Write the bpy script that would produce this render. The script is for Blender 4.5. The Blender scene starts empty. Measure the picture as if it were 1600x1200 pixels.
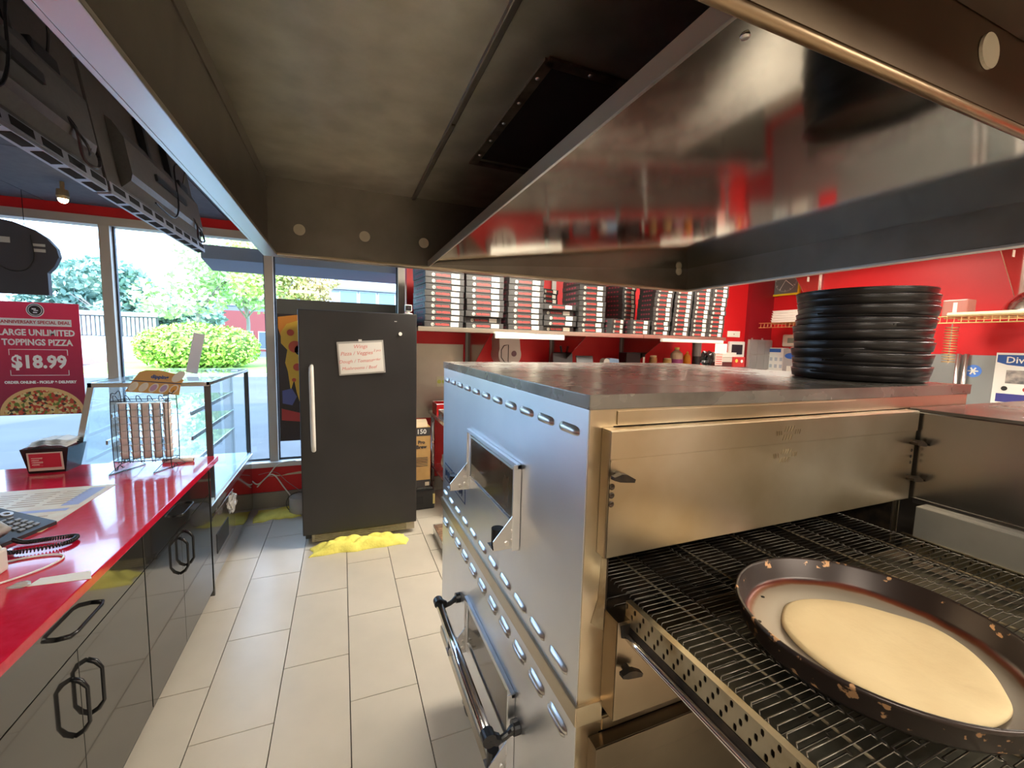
import bpy, bmesh, math, random
from mathutils import Vector, Matrix, Euler
random.seed(7)
PI = math.pi
S = bpy.context.scene
C = S.collection

# ------------------------------------------------------------------ camera
yaw, pitch, roll = [math.radians(a) for a in (22.0556, 5.6305, 1.4350)]
fw = Vector((math.sin(yaw)*math.cos(pitch), math.cos(yaw)*math.cos(pitch), -math.sin(pitch)))
r0 = Vector((math.cos(yaw), -math.sin(yaw), 0)); u0 = r0.cross(fw)
rt = r0*math.cos(roll) + u0*math.sin(roll); up = -r0*math.sin(roll) + u0*math.cos(roll)
cd = bpy.data.cameras.new('camera'); cam = bpy.data.objects.new('camera', cd); C.objects.link(cam)
cd.sensor_width = 36; cd.lens = 657.69/1600*36; cd.clip_start = 0.02; cd.clip_end = 500
cam.matrix_world = Matrix(((rt.x, up.x, -fw.x, 0), (rt.y, up.y, -fw.y, 0), (rt.z, up.z, -fw.z, 1.62), (0, 0, 0, 1)))
S.camera = cam
# ------------------------------------------------------------------ world, sun, exposure
w = bpy.data.worlds.new('sky'); S.world = w; w.use_nodes = True
wn = w.node_tree.nodes; bg = wn['Background']
bg.inputs['Color'].default_value = (0.47, 0.69, 1.0, 1); bg.inputs['Strength'].default_value = 6.0
sd = bpy.data.lights.new('sun', 'SUN'); sd.energy = 5.5; sd.angle = math.radians(0.6); sd.color = (1, .94, .82)
so = bpy.data.objects.new('sun', sd); C.objects.link(so); so.rotation_euler = (math.radians(54), 0, math.radians(-30)); so.location = (-20, -30, 40)
S.view_settings.view_transform = 'Standard'; S.view_settings.look = 'None'
S.cycles.transparent_max_bounces = 32
S.view_settings.exposure = 0.5; S.view_settings.gamma = 1; S.view_settings.use_curve_mapping = False
PANEL_E = 23.0          # strength of the ceiling light panels

# ------------------------------------------------------------------ helpers
MATS = {}
def mat(name, col, rough=.5, metal=0.0, col2=None, scale=8, stretch=(1, 1, 1), bump=0.0, bscale=None, trans=0, alpha=1, emit=0, spec=None, coat=0, rvar=0, detail=4, lo=.35, hi=.65):
    if name in MATS: return MATS[name]
    m = bpy.data.materials.new(name); m.use_nodes = True; n = m.node_tree.nodes; l = m.node_tree.links
    b = n['Principled BSDF']
    b.inputs['Base Color'].default_value = (*col, 1); b.inputs['Roughness'].default_value = rough; b.inputs['Metallic'].default_value = metal
    if trans: b.inputs['Transmission Weight'].default_value = trans
    if coat: b.inputs['Coat Weight'].default_value = coat
    if spec is not None: b.inputs['Specular IOR Level'].default_value = spec
    if emit: b.inputs['Emission Color'].default_value = (*col, 1); b.inputs['Emission Strength'].default_value = emit
    if col2 or bump or rvar:
        tc = n.new('ShaderNodeTexCoord'); mp = n.new('ShaderNodeMapping'); mp.inputs['Scale'].default_value = stretch
        l.new(tc.outputs['Object'], mp.inputs['Vector'])
        nz = n.new('ShaderNodeTexNoise'); nz.inputs['Scale'].default_value = scale; nz.inputs['Detail'].default_value = detail
        l.new(mp.outputs['Vector'], nz.inputs['Vector'])
        if col2:
            rp = n.new('ShaderNodeValToRGB'); rp.color_ramp.elements[0].position = lo; rp.color_ramp.elements[1].position = hi
            rp.color_ramp.elements[0].color = (*col, 1); rp.color_ramp.elements[1].color = (*col2, 1)
            l.new(nz.outputs['Fac'], rp.inputs['Fac']); l.new(rp.outputs['Color'], b.inputs['Base Color'])
        if rvar:
            mr = n.new('ShaderNodeMapRange'); mr.inputs['To Min'].default_value = max(0, rough-rvar); mr.inputs['To Max'].default_value = rough+rvar
            l.new(nz.outputs['Fac'], mr.inputs['Value']); l.new(mr.outputs['Result'], b.inputs['Roughness'])
        if bump:
            nb = n.new('ShaderNodeTexNoise'); nb.inputs['Scale'].default_value = bscale or scale; nb.inputs['Detail'].default_value = 3
            l.new(mp.outputs['Vector'], nb.inputs['Vector'])
            bp = n.new('ShaderNodeBump'); bp.inputs['Strength'].default_value = bump; bp.inputs['Distance'].default_value = .01
            l.new(nb.outputs['Fac'], bp.inputs['Height']); l.new(bp.outputs['Normal'], b.inputs['Normal'])
    MATS[name] = m
    return m

def glassmat(name, tint=(.9, .97, 1), ior=1.45):
    if name in MATS: return MATS[name]
    m = bpy.data.materials.new(name); m.use_nodes = True; n = m.node_tree.nodes; l = m.node_tree.links
    n.remove(n['Principled BSDF']); out = n['Material Output']
    tr = n.new('ShaderNodeBsdfTransparent'); tr.inputs['Color'].default_value = (*tint, 1)
    gl = n.new('ShaderNodeBsdfGlossy'); gl.inputs['Roughness'].default_value = .02
    fr = n.new('ShaderNodeFresnel'); fr.inputs['IOR'].default_value = ior
    mx = n.new('ShaderNodeMixShader'); geo = n.new('ShaderNodeNewGeometry'); iv = n.new('ShaderNodeMath'); iv.operation = 'SUBTRACT'; iv.inputs[0].default_value = 1; l.new(geo.outputs['Backfacing'], iv.inputs[1])
    mf = n.new('ShaderNodeMath'); mf.operation = 'MULTIPLY'; l.new(fr.outputs['Fac'], mf.inputs[0]); l.new(iv.outputs[0], mf.inputs[1]); l.new(mf.outputs[0], mx.inputs['Fac']); l.new(tr.outputs[0], mx.inputs[1]); l.new(gl.outputs[0], mx.inputs[2])
    l.new(mx.outputs[0], out.inputs['Surface']); MATS[name] = m
    return m

WM = {}
def thing(name, label, cat, loc=(0, 0, 0), rz=0, group=None):
    o = bpy.data.objects.new(name, None); C.objects.link(o); o.empty_display_size = .05
    o.location = loc; o.rotation_euler = (0, 0, rz); o['label'] = label; o['category'] = cat
    if group: o['group'] = group
    WM[o.name] = Matrix.Translation(loc) @ Matrix.Rotation(rz, 4, 'Z')
    return o
def tag(o, label, cat, group=None):
    o['label'] = label; o['category'] = cat
    if group: o['group'] = group
    return o
def obj(name, bm, m, parent=None, local=False, smooth=False, label=None, kind=None):
    """link a bmesh as ONE object; verts are world coordinates unless local"""
    me = bpy.data.meshes.new(name)
    if parent is not None and not local:
        bmesh.ops.transform(bm, matrix=WM[parent.name].inverted(), verts=bm.verts)
    bm.normal_update()
    bmesh.ops.recalc_face_normals(bm, faces=bm.faces)
    org = None
    if parent is None and len(bm.verts):       # own origin at the base of a top-level mesh
        xs = [v.co.x for v in bm.verts]; ys = [v.co.y for v in bm.verts]; zs = [v.co.z for v in bm.verts]
        org = Vector(((min(xs)+max(xs))/2, (min(ys)+max(ys))/2, min(zs)))
        bmesh.ops.translate(bm, vec=-org, verts=bm.verts)
    bm.to_mesh(me); bm.free()
    if isinstance(m, (list, tuple)):
        for k in m: me.materials.append(k)
    else: me.materials.append(m)
    if smooth:
        for p in me.polygons: p.use_smooth = True
    o = bpy.data.objects.new(name, me); C.objects.link(o)
    if org is not None: o.location = org; WM[o.name] = Matrix.Translation(org)
    if parent is not None: o.parent = parent; WM[o.name] = WM[parent.name]
    if label: o['label'] = label
    if kind: o['kind'] = kind
    return o
def struct(name, bm, m): return obj(name, bm, m, kind='structure')
def inst(src, parent, loc=(0, 0, 0), rot=(0, 0, 0), name=None):
    o = src.copy(); C.objects.link(o); o.parent = parent; o.location = loc; o.rotation_euler = rot
    return o
def dup(root, loc, rz=0, label=None, group=None, rot=None):
    r = root.copy(); C.objects.link(r); r.location = loc; r.rotation_euler = rot if rot else (0, 0, rz)
    if label: r['label'] = label
    if group: r['group'] = group
    for ch in list(root.children):
        c = ch.copy(); C.objects.link(c); c.parent = r
        for g in list(ch.children):
            d = g.copy(); C.objects.link(d); d.parent = c
    return r
def BM(): return bmesh.new()
def box(bm, x0, x1, y0, y1, z0, z1, bev=0, mi=0):
    vs = [bm.verts.new((x, y, z)) for x in (x0, x1) for y in (y0, y1) for z in (z0, z1)]
    fs = [bm.faces.new([vs[i] for i in f]) for f in ((0, 1, 3, 2), (4, 6, 7, 5), (0, 4, 5, 1), (2, 3, 7, 6), (0, 2, 6, 4), (1, 5, 7, 3))]
    for f in fs: f.material_index = mi
    if bev:
        es = list({e for f in fs for e in f.edges})
        bmesh.ops.bevel(bm, geom=es, offset=bev, segments=2, affect='EDGES', profile=.6)
    return bm
def prism(bm, poly, axis, a, b, mi=0):
    def P(u, v, w): return {'x': (w, u, v), 'y': (u, w, v), 'z': (u, v, w)}[axis]
    A = [bm.verts.new(P(u, v, a)) for u, v in poly]; Bv = [bm.verts.new(P(u, v, b)) for u, v in poly]
    n = len(poly); fs = [bm.faces.new(A), bm.faces.new(Bv[::-1])]
    for i in range(n): fs.append(bm.faces.new([A[i], A[(i+1) % n], Bv[(i+1) % n], Bv[i]]))
    for f in fs: f.material_index = mi
    return bm
def tube(bm, pts, r, n=8, closed=False, caps=True, flat=1.0):
    pts = [Vector(p) for p in pts]; N = len(pts); rings = []
    prev = None
    for i, p in enumerate(pts):
        if closed: d = pts[(i+1) % N]-pts[i-1]
        else: d = pts[min(i+1, N-1)]-pts[max(i-1, 0)]
        if d.length < 1e-9: d = Vector((0, 0, 1))
        d.normalize()
        if prev is None:
            a = Vector((0, 0, 1)) if abs(d.z) < .9 else Vector((1, 0, 0))
            u = d.cross(a).normalized()
        else:
            u = prev-d*prev.dot(d)
            u = u.normalized() if u.length > 1e-6 else d.orthogonal().normalized()
        prev = u; v = d.cross(u)
        rr = r[i] if isinstance(r, (list, tuple)) else r
        rings.append([bm.verts.new(p+u*rr*math.cos(2*PI*k/n)+v*rr*flat*math.sin(2*PI*k/n)) for k in range(n)])
    M = N if closed else N-1
    for i in range(M):
        A = rings[i]; Bv = rings[(i+1) % N]
        for k in range(n): bm.faces.new([A[k], A[(k+1) % n], Bv[(k+1) % n], Bv[k]])
    if caps and not closed:
        bm.faces.new(rings[0][::-1]); bm.faces.new(rings[-1])
    return bm
def curve(pts, k=6, closed=False):
    """Catmull-Rom through the points"""
    P = [Vector(p) for p in pts]; out = []; n = len(P)
    rng = range(n) if closed else range(n-1)
    for i in rng:
        if closed: a, b, c, d = P[i-1], P[i], P[(i+1) % n], P[(i+2) % n]
        else: a, b, c, d = P[max(i-1, 0)], P[i], P[i+1], P[min(i+2, n-1)]
        for j in range(k):
            t = j/k; out.append(.5*((2*b)+(c-a)*t+(2*a-5*b+4*c-d)*t*t+(3*b-a-3*c+d)*t**3))
    if not closed: out.append(P[-1])
    return out
def lathe(bm, prof, n=32, c=(0, 0, 0), close=False):
    rings = []
    for r, z in prof:
        if r < 1e-6: rings.append([bm.verts.new((c[0], c[1], c[2]+z))])
        else: rings.append([bm.verts.new((c[0]+r*math.cos(2*PI*k/n), c[1]+r*math.sin(2*PI*k/n), c[2]+z)) for k in range(n)])
    for A, Bv in zip(rings, rings[1:]):
        if len(A) == 1 and len(Bv) == 1: continue
        for k in range(n):
            if len(A) == 1: bm.faces.new([A[0], Bv[k], Bv[(k+1) % n]])
            elif len(Bv) == 1: bm.faces.new([A[k], Bv[0], A[(k+1) % n]])
            else: bm.faces.new([A[k], A[(k+1) % n], Bv[(k+1) % n], Bv[k]])
    return bm
def xf(bm, M): bmesh.ops.transform(bm, matrix=M, verts=bm.verts); return bm
def cyl(bm, p0, p1, r, n=16): return tube(bm, [p0, p1], r, n)
def text(s, size, depth=.0006, align='CENTER', bold=0):
    cu = bpy.data.curves.new('t', 'FONT'); cu.body = s; cu.size = size; cu.extrude = depth; cu.align_x = align; cu.align_y = 'CENTER'
    cu.resolution_u = 2; cu.offset = bold
    o = bpy.data.objects.new('t', cu); C.objects.link(o)
    dg = bpy.context.evaluated_depsgraph_get(); me = bpy.data.meshes.new_from_object(o.evaluated_get(dg))
    bpy.data.objects.remove(o); bm = BM(); bm.from_mesh(me); bpy.data.meshes.remove(me)
    return bm
def face_m(origin, xdir, ydir):
    """matrix that lays a local XY drawing onto a surface"""
    x = Vector(xdir).normalized(); y = Vector(ydir).normalized(); z = x.cross(y)
    o = Vector(origin)
    return Matrix(((x.x, y.x, z.x, o.x), (x.y, y.y, z.y, o.y), (x.z, y.z, z.z, o.z), (0, 0, 0, 1)))
def textobj(s, size, origin, xdir, ydir, m, parent, name='lettering', bold=0, sx=1, label=None, align='CENTER', local=False):
    bm = text(s, size, bold=bold, align=align); xf(bm, face_m(origin, xdir, ydir) @ Matrix.Diagonal((sx, 1, 1, 1)))
    return obj(name, bm, m, parent, label=label, local=local)
def holed(bm, x0, x1, z0, z1, holes, M, t=.0015):
    """flat plate in a local XY plane with octagonal slots; holes = list of (cx, cy, hw, hh) one per grid cell"""
    for (a0, a1, b0, b1, h) in holes:
        if h is None:
            vs = [bm.verts.new(M @ Vector(p)) for p in ((a0, b0, 0), (a1, b0, 0), (a1, b1, 0), (a0, b1, 0))]; bm.faces.new(vs); continue
        cx, cy, hw, hh = h
        o = [(a1, (b0+b1)/2), (a1, b1), ((a0+a1)/2, b1), (a0, b1), (a0, (b0+b1)/2), (a0, b0), ((a0+a1)/2, b0), (a1, b0)]
        i = [(cx+hw*math.copysign(abs(math.cos(k*PI/4))**.7, math.cos(k*PI/4)), cy+hh*math.copysign(abs(math.sin(k*PI/4))**.7, math.sin(k*PI/4))) for k in range(8)]
        O = [bm.verts.new(M @ Vector((p[0], p[1], 0))) for p in o]; I = [bm.verts.new(M @ Vector((p[0], p[1], 0))) for p in i]
        J = [bm.verts.new(M @ Vector((p[0], p[1], -t))) for p in i]
        for k in range(8):
            bm.faces.new([O[k], O[(k+1) % 8], I[(k+1) % 8], I[k]]); bm.faces.new([I[k], I[(k+1) % 8], J[(k+1) % 8], J[k]])
    return bm
ORD = ['bottom', 'second', 'third', 'fourth', 'fifth', 'sixth', 'seventh', 'eighth', 'ninth', 'tenth', 'eleventh', 'twelfth', 'thirteenth', 'fourteenth', 'fifteenth', 'sixteenth']

# ------------------------------------------------------------------ materials
steel = mat('brushed_steel', (.60, .60, .61), .27, 1, col2=(.68, .67, .66), scale=3, bump=.02, bscale=40, rvar=.05)
steel_side = mat('oven_side_steel', (.70, .71, .74), .34, 1, col2=(.78, .79, .81), scale=2.5, rvar=.06)
steel_warm = mat('heat_tinted_steel', (.47, .38, .26), .33, 1, col2=(.60, .53, .42), scale=4, rvar=.08, bump=.03, bscale=5)
steel_top = mat('worn_top_steel', (.13, .115, .10), .27, .45, col2=(.24, .22, .195), scale=6, rvar=.1, bump=.05, bscale=9)
steel_hood = mat('hood_steel', (.24, .22, .20), .40, 1, col2=(.31, .285, .26), scale=5, rvar=.06, bump=.05, bscale=12)
steel_ceil = mat('hood_ceiling_steel', (.46, .44, .37), .50, 1, col2=(.58, .56, .48), scale=9, rvar=.08, bump=.06, bscale=25, detail=8)
steel_baf = mat('polished_baffle_steel', (.42, .38, .31), .09, 1, col2=(.47, .43, .36), scale=2, rvar=.03, bump=.008, bscale=2)
steel_rim = mat('hood_rim_steel', (.66, .64, .62), .3, 1)
blackened = mat('burnt_black_metal', (.018, .015, .013), .45, .6, col2=(.06, .04, .025), scale=30)
brownstain = mat('burnt_grease_steel', (.16, .10, .045), .5, .8, col2=(.48, .40, .27), scale=9, lo=.3, hi=.6)
wiremat = mat('belt_wire_steel', (.24, .22, .19), .35, 1, col2=(.07, .055, .04), scale=12)
chrome = mat('chrome', (.8, .8, .82), .12, 1)
blackpl = mat('black_plastic', (.012, .012, .014), .35)
redwall = mat('red_wall_paint', (.62, .008, .012), .45, col2=(.68, .012, .016), scale=2)
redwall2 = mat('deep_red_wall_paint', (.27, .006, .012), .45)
beige = mat('window_frame_paint', (.52, .47, .40), .45, .2)
white = mat('white_plastic', (.78, .77, .72), .4)
paper = mat('white_paper', (.85, .84, .78), .7)
tilem = mat('floor_tile_glaze', (.58, .52, .43), .30, col2=(.52, .47, .39), scale=3, rvar=.05, spec=.4)
grout = mat('dark_grout', (.10, .09, .08), .8)
dark = mat('duct_black', (.004, .004, .004), .9)
redink = mat('red_ink', (.55, .03, .03), .6)
blackink = mat('black_ink', (.02, .02, .02), .6)
blueink = mat('blue_ink', (.02, .10, .38), .5)
brass = mat('gold_wire', (.62, .45, .20), .35, .9)
glass = glassmat('window_glass', (.97, .99, 1))
caseglass = glassmat('case_glass', (.95, .985, .99), 1.35)
boxblack = mat('black_box_card', (.045, .043, .042), .5)
labelm = mat('cream_label', (.86, .83, .72), .6)
yellow = mat('yellow_cloth', (.95, .88, .20), .85, col2=(.85, .78, .16), scale=20, bump=.4, bscale=60)

# ================================================================== SETTING
YW = 4.45                                   # far wall with the windows
XR = 5.9; XL = -4.2; YB = -2.6; ZC = 2.62
bm = BM(); box(bm, XL-.1, XR+.1, YB-.1, YW+.1, -.06, -.010)
floor = struct('floor', bm, grout)
# floor tiles: visible ones are parts, the rest one joined part
def tile_bm(bm, x0, y0, w_, l_): return box(bm, x0+.0022, x0+w_-.0022, y0+.0022, y0+l_-.0022, -.0102, 0)
bm = BM(); tile_bm(bm, 0, 0, .30, .625); tsrc = None
near_tiles = []; rest = BM()
for k in range(-14, 20):
    x0 = .013+.30*k
    if x0 < XL: continue
    if x0+.3 > XR: break
    y = (2.18 if k % 2 else 1.8675)-.625*8
    while y < YW:
        a = max(y, YB); b = min(y+.625, YW)
        if b-a > .03:
            vis = -.95 < x0 < 1.7 and b > .5
            if vis and b-a > .62: near_tiles.append((x0, a))
            elif vis:
                t = BM(); tile_bm(t, x0, a, .30, b-a); o = obj('tile', t, tilem, floor)
            else: tile_bm(rest, x0, a, .30, b-a)
        y += .625
obj('tile', rest, tilem, floor, kind='stuff')
bmt = BM(); tile_bm(bmt, 0, 0, .30, .625); src = obj('tile', bmt, tilem, floor, local=True)
fo = Vector(WM[floor.name].translation)
src.location = Vector((near_tiles[0][0], near_tiles[0][1], 0))-fo
for x0, y0 in near_tiles[1:]: inst(src, floor, Vector((x0, y0, random.uniform(-.0004, 0)))-fo)

# walls
WX = [-3.985, -2.865, -1.745, -.605, .53]      # mullion positions
bm = BM()
box(bm, XL, XR, YW, YW+.12, -.05, .43); box(bm, XL, XR, YW, YW+.12, 2.53, 3.1); box(bm, .62, XR, YW, YW+.12, .43, 2.53); box(bm, XL, WX[0], YW, YW+.12, .43, 2.53)
struct('wall_far', bm, redwall)
bm = BM(); box(bm, XR, XR+.1, YB, YW+.1, -.05, 3.1); struct('wall_right', bm, redwall)
cream = mat('cream_wall_paint', (.50, .44, .36), .6)
bm = BM(); box(bm, XL-.1, XL, YB, YW+.1, -.05, ZC+.05); struct('wall_left', bm, cream)
bm = BM(); box(bm, XL-.1, XR+.1, YB-.1, YB, -.05, 3.1); struct('wall_back', bm, cream)
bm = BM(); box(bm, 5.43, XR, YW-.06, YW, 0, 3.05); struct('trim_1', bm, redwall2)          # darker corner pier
cm = mat('dark_ceiling', (.10, .10, .12), .75, col2=(.12, .12, .14), scale=20)
XS = 2.31; ZK = 3.05
bm = BM(); box(bm, XS, XR+.1, YB-.1, YW+.1, ZK, ZK+.08); box(bm, XS-.02, XS, YB-.1, YW+.1, ZC-.0, ZK+.08); struct('ceiling_kitchen', bm, mat('kitchen_ceiling', (.30, .27, .23), .7))
bm = BM(); box(bm, XL-.1, XS-.02, YB-.1, YW+.1, ZC, ZC+.08); ceiling = struct('ceiling', bm, mat('ceiling_grid_black', (.03, .03, .04), .7))
co = Vector(WM[ceiling.name].translation)
bmt = BM(); box(bmt, .003, .597, .003, 1.197, -.006, .0, .002); src = obj('ceiling_tile', bmt, cm, ceiling, local=True)
first = True
for i in range(-5, 10):
    for j in range(-2, 4):
        x, y = i*.6-.9, j*1.2-.35
        if x < XL or x+.6 > XS or y+1.2 > YW+.01 or y < YB: continue
        if first: src.location = Vector((x, y, ZC))-co; first = False
        else: inst(src, ceiling, Vector((x, y, ZC))-co)
# baseboard of grey tiles, in pieces
bb = mat('baseboard_tile', (.27, .25, .21), .4, col2=(.33, .30, .25), scale=4)
bm = BM(); box(bm, XL, XR, YW-.012, YW, 0, .15); base = struct('baseboard_far', bm, grout)
for k in range(12):
    x = -1.1+.3*k; t = BM(); box(t, x+.002, x+.298, YW-.02, YW-.011, 0, .148); obj('tile', t, bb, base)
# window frames
bm = BM(); box(bm, XL, .62, YW-.02, YW+.1, 2.47, 2.535); struct('trim_2', bm, beige)
bm = BM(); box(bm, XL, .60, YW-.07, YW+.1, .405, .452, .004); struct('trim_3', bm, mat('window_sill', (.62, .60, .58), .35, .3))
for i in range(4):
    x0, x1 = WX[i], WX[i+1]
    bm = BM(); box(bm, x0-.035, x0+.035, YW-.03, YW+.08, .45, 2.47, .003)
    if i == 3: box(bm, x1-.0, x1+.07, YW-.03, YW+.08, .45, 2.47, .003)
    wo = struct('window_%d' % (i+1), bm, beige)
    g = BM(); box(g, x0+.035, x1-.035 if i < 3 else x1, YW+.03, YW+.036, .47, 2.45); obj('pane', g, glass, wo)
    g = BM()
    for a, b_ in ((x0+.035, x0+.047), ((x1-.047 if i < 3 else x1-.012), (x1-.035 if i < 3 else x1))): box(g, a, b_, YW+.02, YW+.045, .452, 2.47)
    box(g, x0+.035, x1-.035 if i < 3 else x1, YW+.02, YW+.045, .452, .47); obj('gasket', g, mat('dark_gasket', (.04, .045, .06), .5), wo)
# chipped paint streak below the sill
bm = BM(); prism(bm, [(-.66, .298), (-.60, .309), (-.55, .300), (-.50, .314), (-.40, .326), (-.30, .322), (-.30, .303), (-.42, .303), (-.50, .300), (-.58, .296)], 'y', YW-.0015, YW)
struct('trim_4', bm, mat('chipped_plaster', (.72, .62, .45), .8))
# stainless splash sheets on the walls
bm = BM(); box(bm, .66, 1.22, YW-.006, YW, .80, 1.585); struct('trim_5', bm, mat('wall_sheet_steel', (.55, .51, .44), .38, 1, col2=(.62, .58, .50), scale=3))
bm = BM(); box(bm, XR-.006, XR, -.5, 2.42, .1, 1.61); box(bm, XR-.006, XR, 2.42, 3.55, .1, 1.61); box(bm, XR-.006, XR, 3.55, 4.38, .1, 1.18); struct('trim_6', bm, mat('wall_sheet_grey', (.38, .40, .39), .45, .8))

# ceiling light panels (real lamps)
lamp = mat('light_diffuser', (1, .92, .78), .5, emit=PANEL_E)
def panel(x, y, lab, w_=1.2, d_=.6):
    t = thing('ceiling_light', lab, 'light', (x, y, (ZK if x > 2.3 else ZC-.007)-.024), 0, 'ceiling light panels')
    b = BM(); box(b, -w_/2-.03, w_/2+.03, -d_/2-.03, d_/2+.03, 0, .024, .004); obj('frame', b, white, t, local=True)
    b = BM(); box(b, -w_/2, w_/2, -d_/2, d_/2, -.006, -.001); obj('diffuser', b, lamp, t, local=True)
for x, y, lab in ((1.35, 3.05, 'flat ceiling light panel above the floor between fridge and ovens'), (3.9, 3.0, 'flat ceiling light panel in front of the right end of the box shelf'),
                  (4.3, .9, 'flat ceiling light panel near the right wall'), (1.6, -1.3, 'flat ceiling light panel behind the ovens, right'),
                  (-.9, -1.2, 'flat ceiling light panel behind the counter, left'), (4.2, -1.2, 'flat ceiling light panel in the back right corner')):
    panel(x, y, lab)

# ================================================================== OUTSIDE
bm = BM(); box(bm, XL-6, XR+8, YB-8, YW+.12, 3.14, 7.2); struct('unseen_shadow_block', bm, mat('shadow_block_grey', (.5, .48, .45), .8))  # unseen block added above the room to lengthen its shadow on the pavement
bm = BM(); box(bm, -90, 90, YW+.12, 130, -.35, -.25); struct('ground', bm, mat('asphalt', (.085, .088, .09), .9, col2=(.11, .113, .115), scale=.6))
bm = BM(); box(bm, -14, 14, YW+.14, 8.2, -.26, -.12, .02); struct('sidewalk', bm, mat('concrete_walk', (.095, .098, .10), .9, col2=(.12, .12, .125), scale=2))
bm = BM(); prism(bm, [(-11.5, 22.5), (-3.2, 22.5), (1.5, 40), (-14, 40)], 'z', -.26, -.13); struct('kerb', bm, mat('kerb_concrete', (.62, .62, .58), .9))
bm = BM(); prism(bm, [(-11.2, 22.8), (-3.4, 22.8), (1.2, 39.8), (-13.7, 39.8)], 'z', -.2, -.10); tag(obj('grass', bm, mat('grass', (.24, .42, .08), .9, col2=(.32, .5, .1), scale=1.5)), 'green grass strip around the round bush outside', 'grass')
def leaf_cloud(bm, blobs, n, s, rnd):
    tot = sum(b[3]*b[4] for b in blobs)
    for (cx, cy, cz, rx, rz) in blobs:
        k = int(n*rx*rz/tot)
        for _ in range(k):
            d = Vector((rnd.gauss(0, 1), rnd.gauss(0, 1), rnd.gauss(0, 1))).normalized(); q = rnd.uniform(.72, 1.0)
            p = Vector((cx+d.x*rx*q, cy+d.y*rx*q, cz+d.z*rz*q))
            u = Vector((rnd.gauss(0, 1), rnd.gauss(0, 1), rnd.gauss(0, .7))).normalized()*s*rnd.uniform(.6, 1.3)
            v = (d+Vector((rnd.gauss(0, .5), rnd.gauss(0, .5), rnd.gauss(0, .5)))).cross(u).normalized()*s*rnd.uniform(.4, .8)
            bm.faces.new([bm.verts.new(p-u), bm.verts.new(p+v), bm.verts.new(p+u), bm.verts.new(p-v)])
    return bm
rnd = random.Random(3)
t = thing('bush', 'big round sunlit yellow green bush outside beyond the second window', 'bush', (-7.0, 27, -.12))
b = BM(); bl = [(-8.3, 27, .95, 1.5, 1.15), (-7.2, 27, 1.0, 2.0, 1.3), (-5.9, 27.2, .95, 1.7, 1.2)]
leaf_cloud(b, bl, 9000, .11, rnd); obj('leaves', b, mat('bush_leaf', (.62, .78, .16), .7, col2=(.30, .52, .08), scale=2.5), t, kind='stuff')
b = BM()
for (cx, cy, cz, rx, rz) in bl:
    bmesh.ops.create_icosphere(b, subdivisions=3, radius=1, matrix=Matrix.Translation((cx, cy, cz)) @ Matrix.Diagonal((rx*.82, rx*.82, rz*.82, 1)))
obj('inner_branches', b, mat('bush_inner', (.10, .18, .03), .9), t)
def tree(x, y, h, r, lab, col, trunk=.16, n=3500, seed=1, low=.45):
    rn = random.Random(seed); t = thing('tree', lab, 'tree', (x, y, -.25), 0, 'trees beyond the parking lot')
    b = BM(); tube(b, [(x, y, -.25), (x+.1, y, h*.35), (x-.05, y, h*.7)], [trunk, trunk*.8, trunk*.4], 7)
    for k in range(4):
        a = rn.uniform(0, 6.3); tube(b, [(x, y, h*.4), (x+math.cos(a)*r*.6, y+math.sin(a)*r*.5, h*.7)], [trunk*.4, trunk*.15], 5)
    obj('trunk', b, mat('tree_bark', (.30, .27, .26), .9), t)
    bl = [(x+rn.uniform(-.6, .6)*r, y+rn.uniform(-.6, .6)*r, h*rn.uniform(low, .92), r*rn.uniform(.4, .62), r*rn.uniform(.28, .42)) for k in range(9)]
    b = BM(); leaf_cloud(b, bl, n, .16*r/2.2, rn)
    obj('crown', b, col, t, kind='stuff')
lt = mat('pale_green_leaf', (.50, .70, .32), .8, col2=(.64, .78, .42), scale=.6); dk = mat('blue_green_leaf', (.36, .50, .40), .8, col2=(.26, .42, .36), scale=.5)
tree(-8.9, 34, 7.6, 3.0, 'thin leafed pale tree standing left behind the round bush', lt, seed=2, n=2000)
tree(-6.4, 36, 7.2, 3.0, 'pale green tree behind the middle of the round bush', lt, seed=5, n=1500, low=.62)
tree(-4.0, 30, 7.3, 2.2, 'yellow green tree seen above the black fridge', mat('yellow_leaf', (.5, .62, .15), .8, col2=(.62, .68, .25), scale=.6), seed=8, n=2200, low=.62)
tree(-1.9, 31, 6.6, 1.9, 'orange tipped light tree seen above the fridge, left of the white building', mat('orange_leaf', (.62, .58, .22), .8, col2=(.6, .42, .2), scale=.6), seed=9, n=2600, low=.5)
tree(-16.5, 42, 6.3, 3.6, 'dense blue green tree behind the white fence, left', dk, seed=11, low=.3)
tree(-12.6, 44, 5.6, 3.6, 'dense blue green tree behind the right end of the white fence', dk, seed=12, low=.3)
tree(-20.5, 45, 7.2, 4.0, 'tall blue green tree at the left edge beyond the red poster', dk, seed=13, low=.3)
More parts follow.
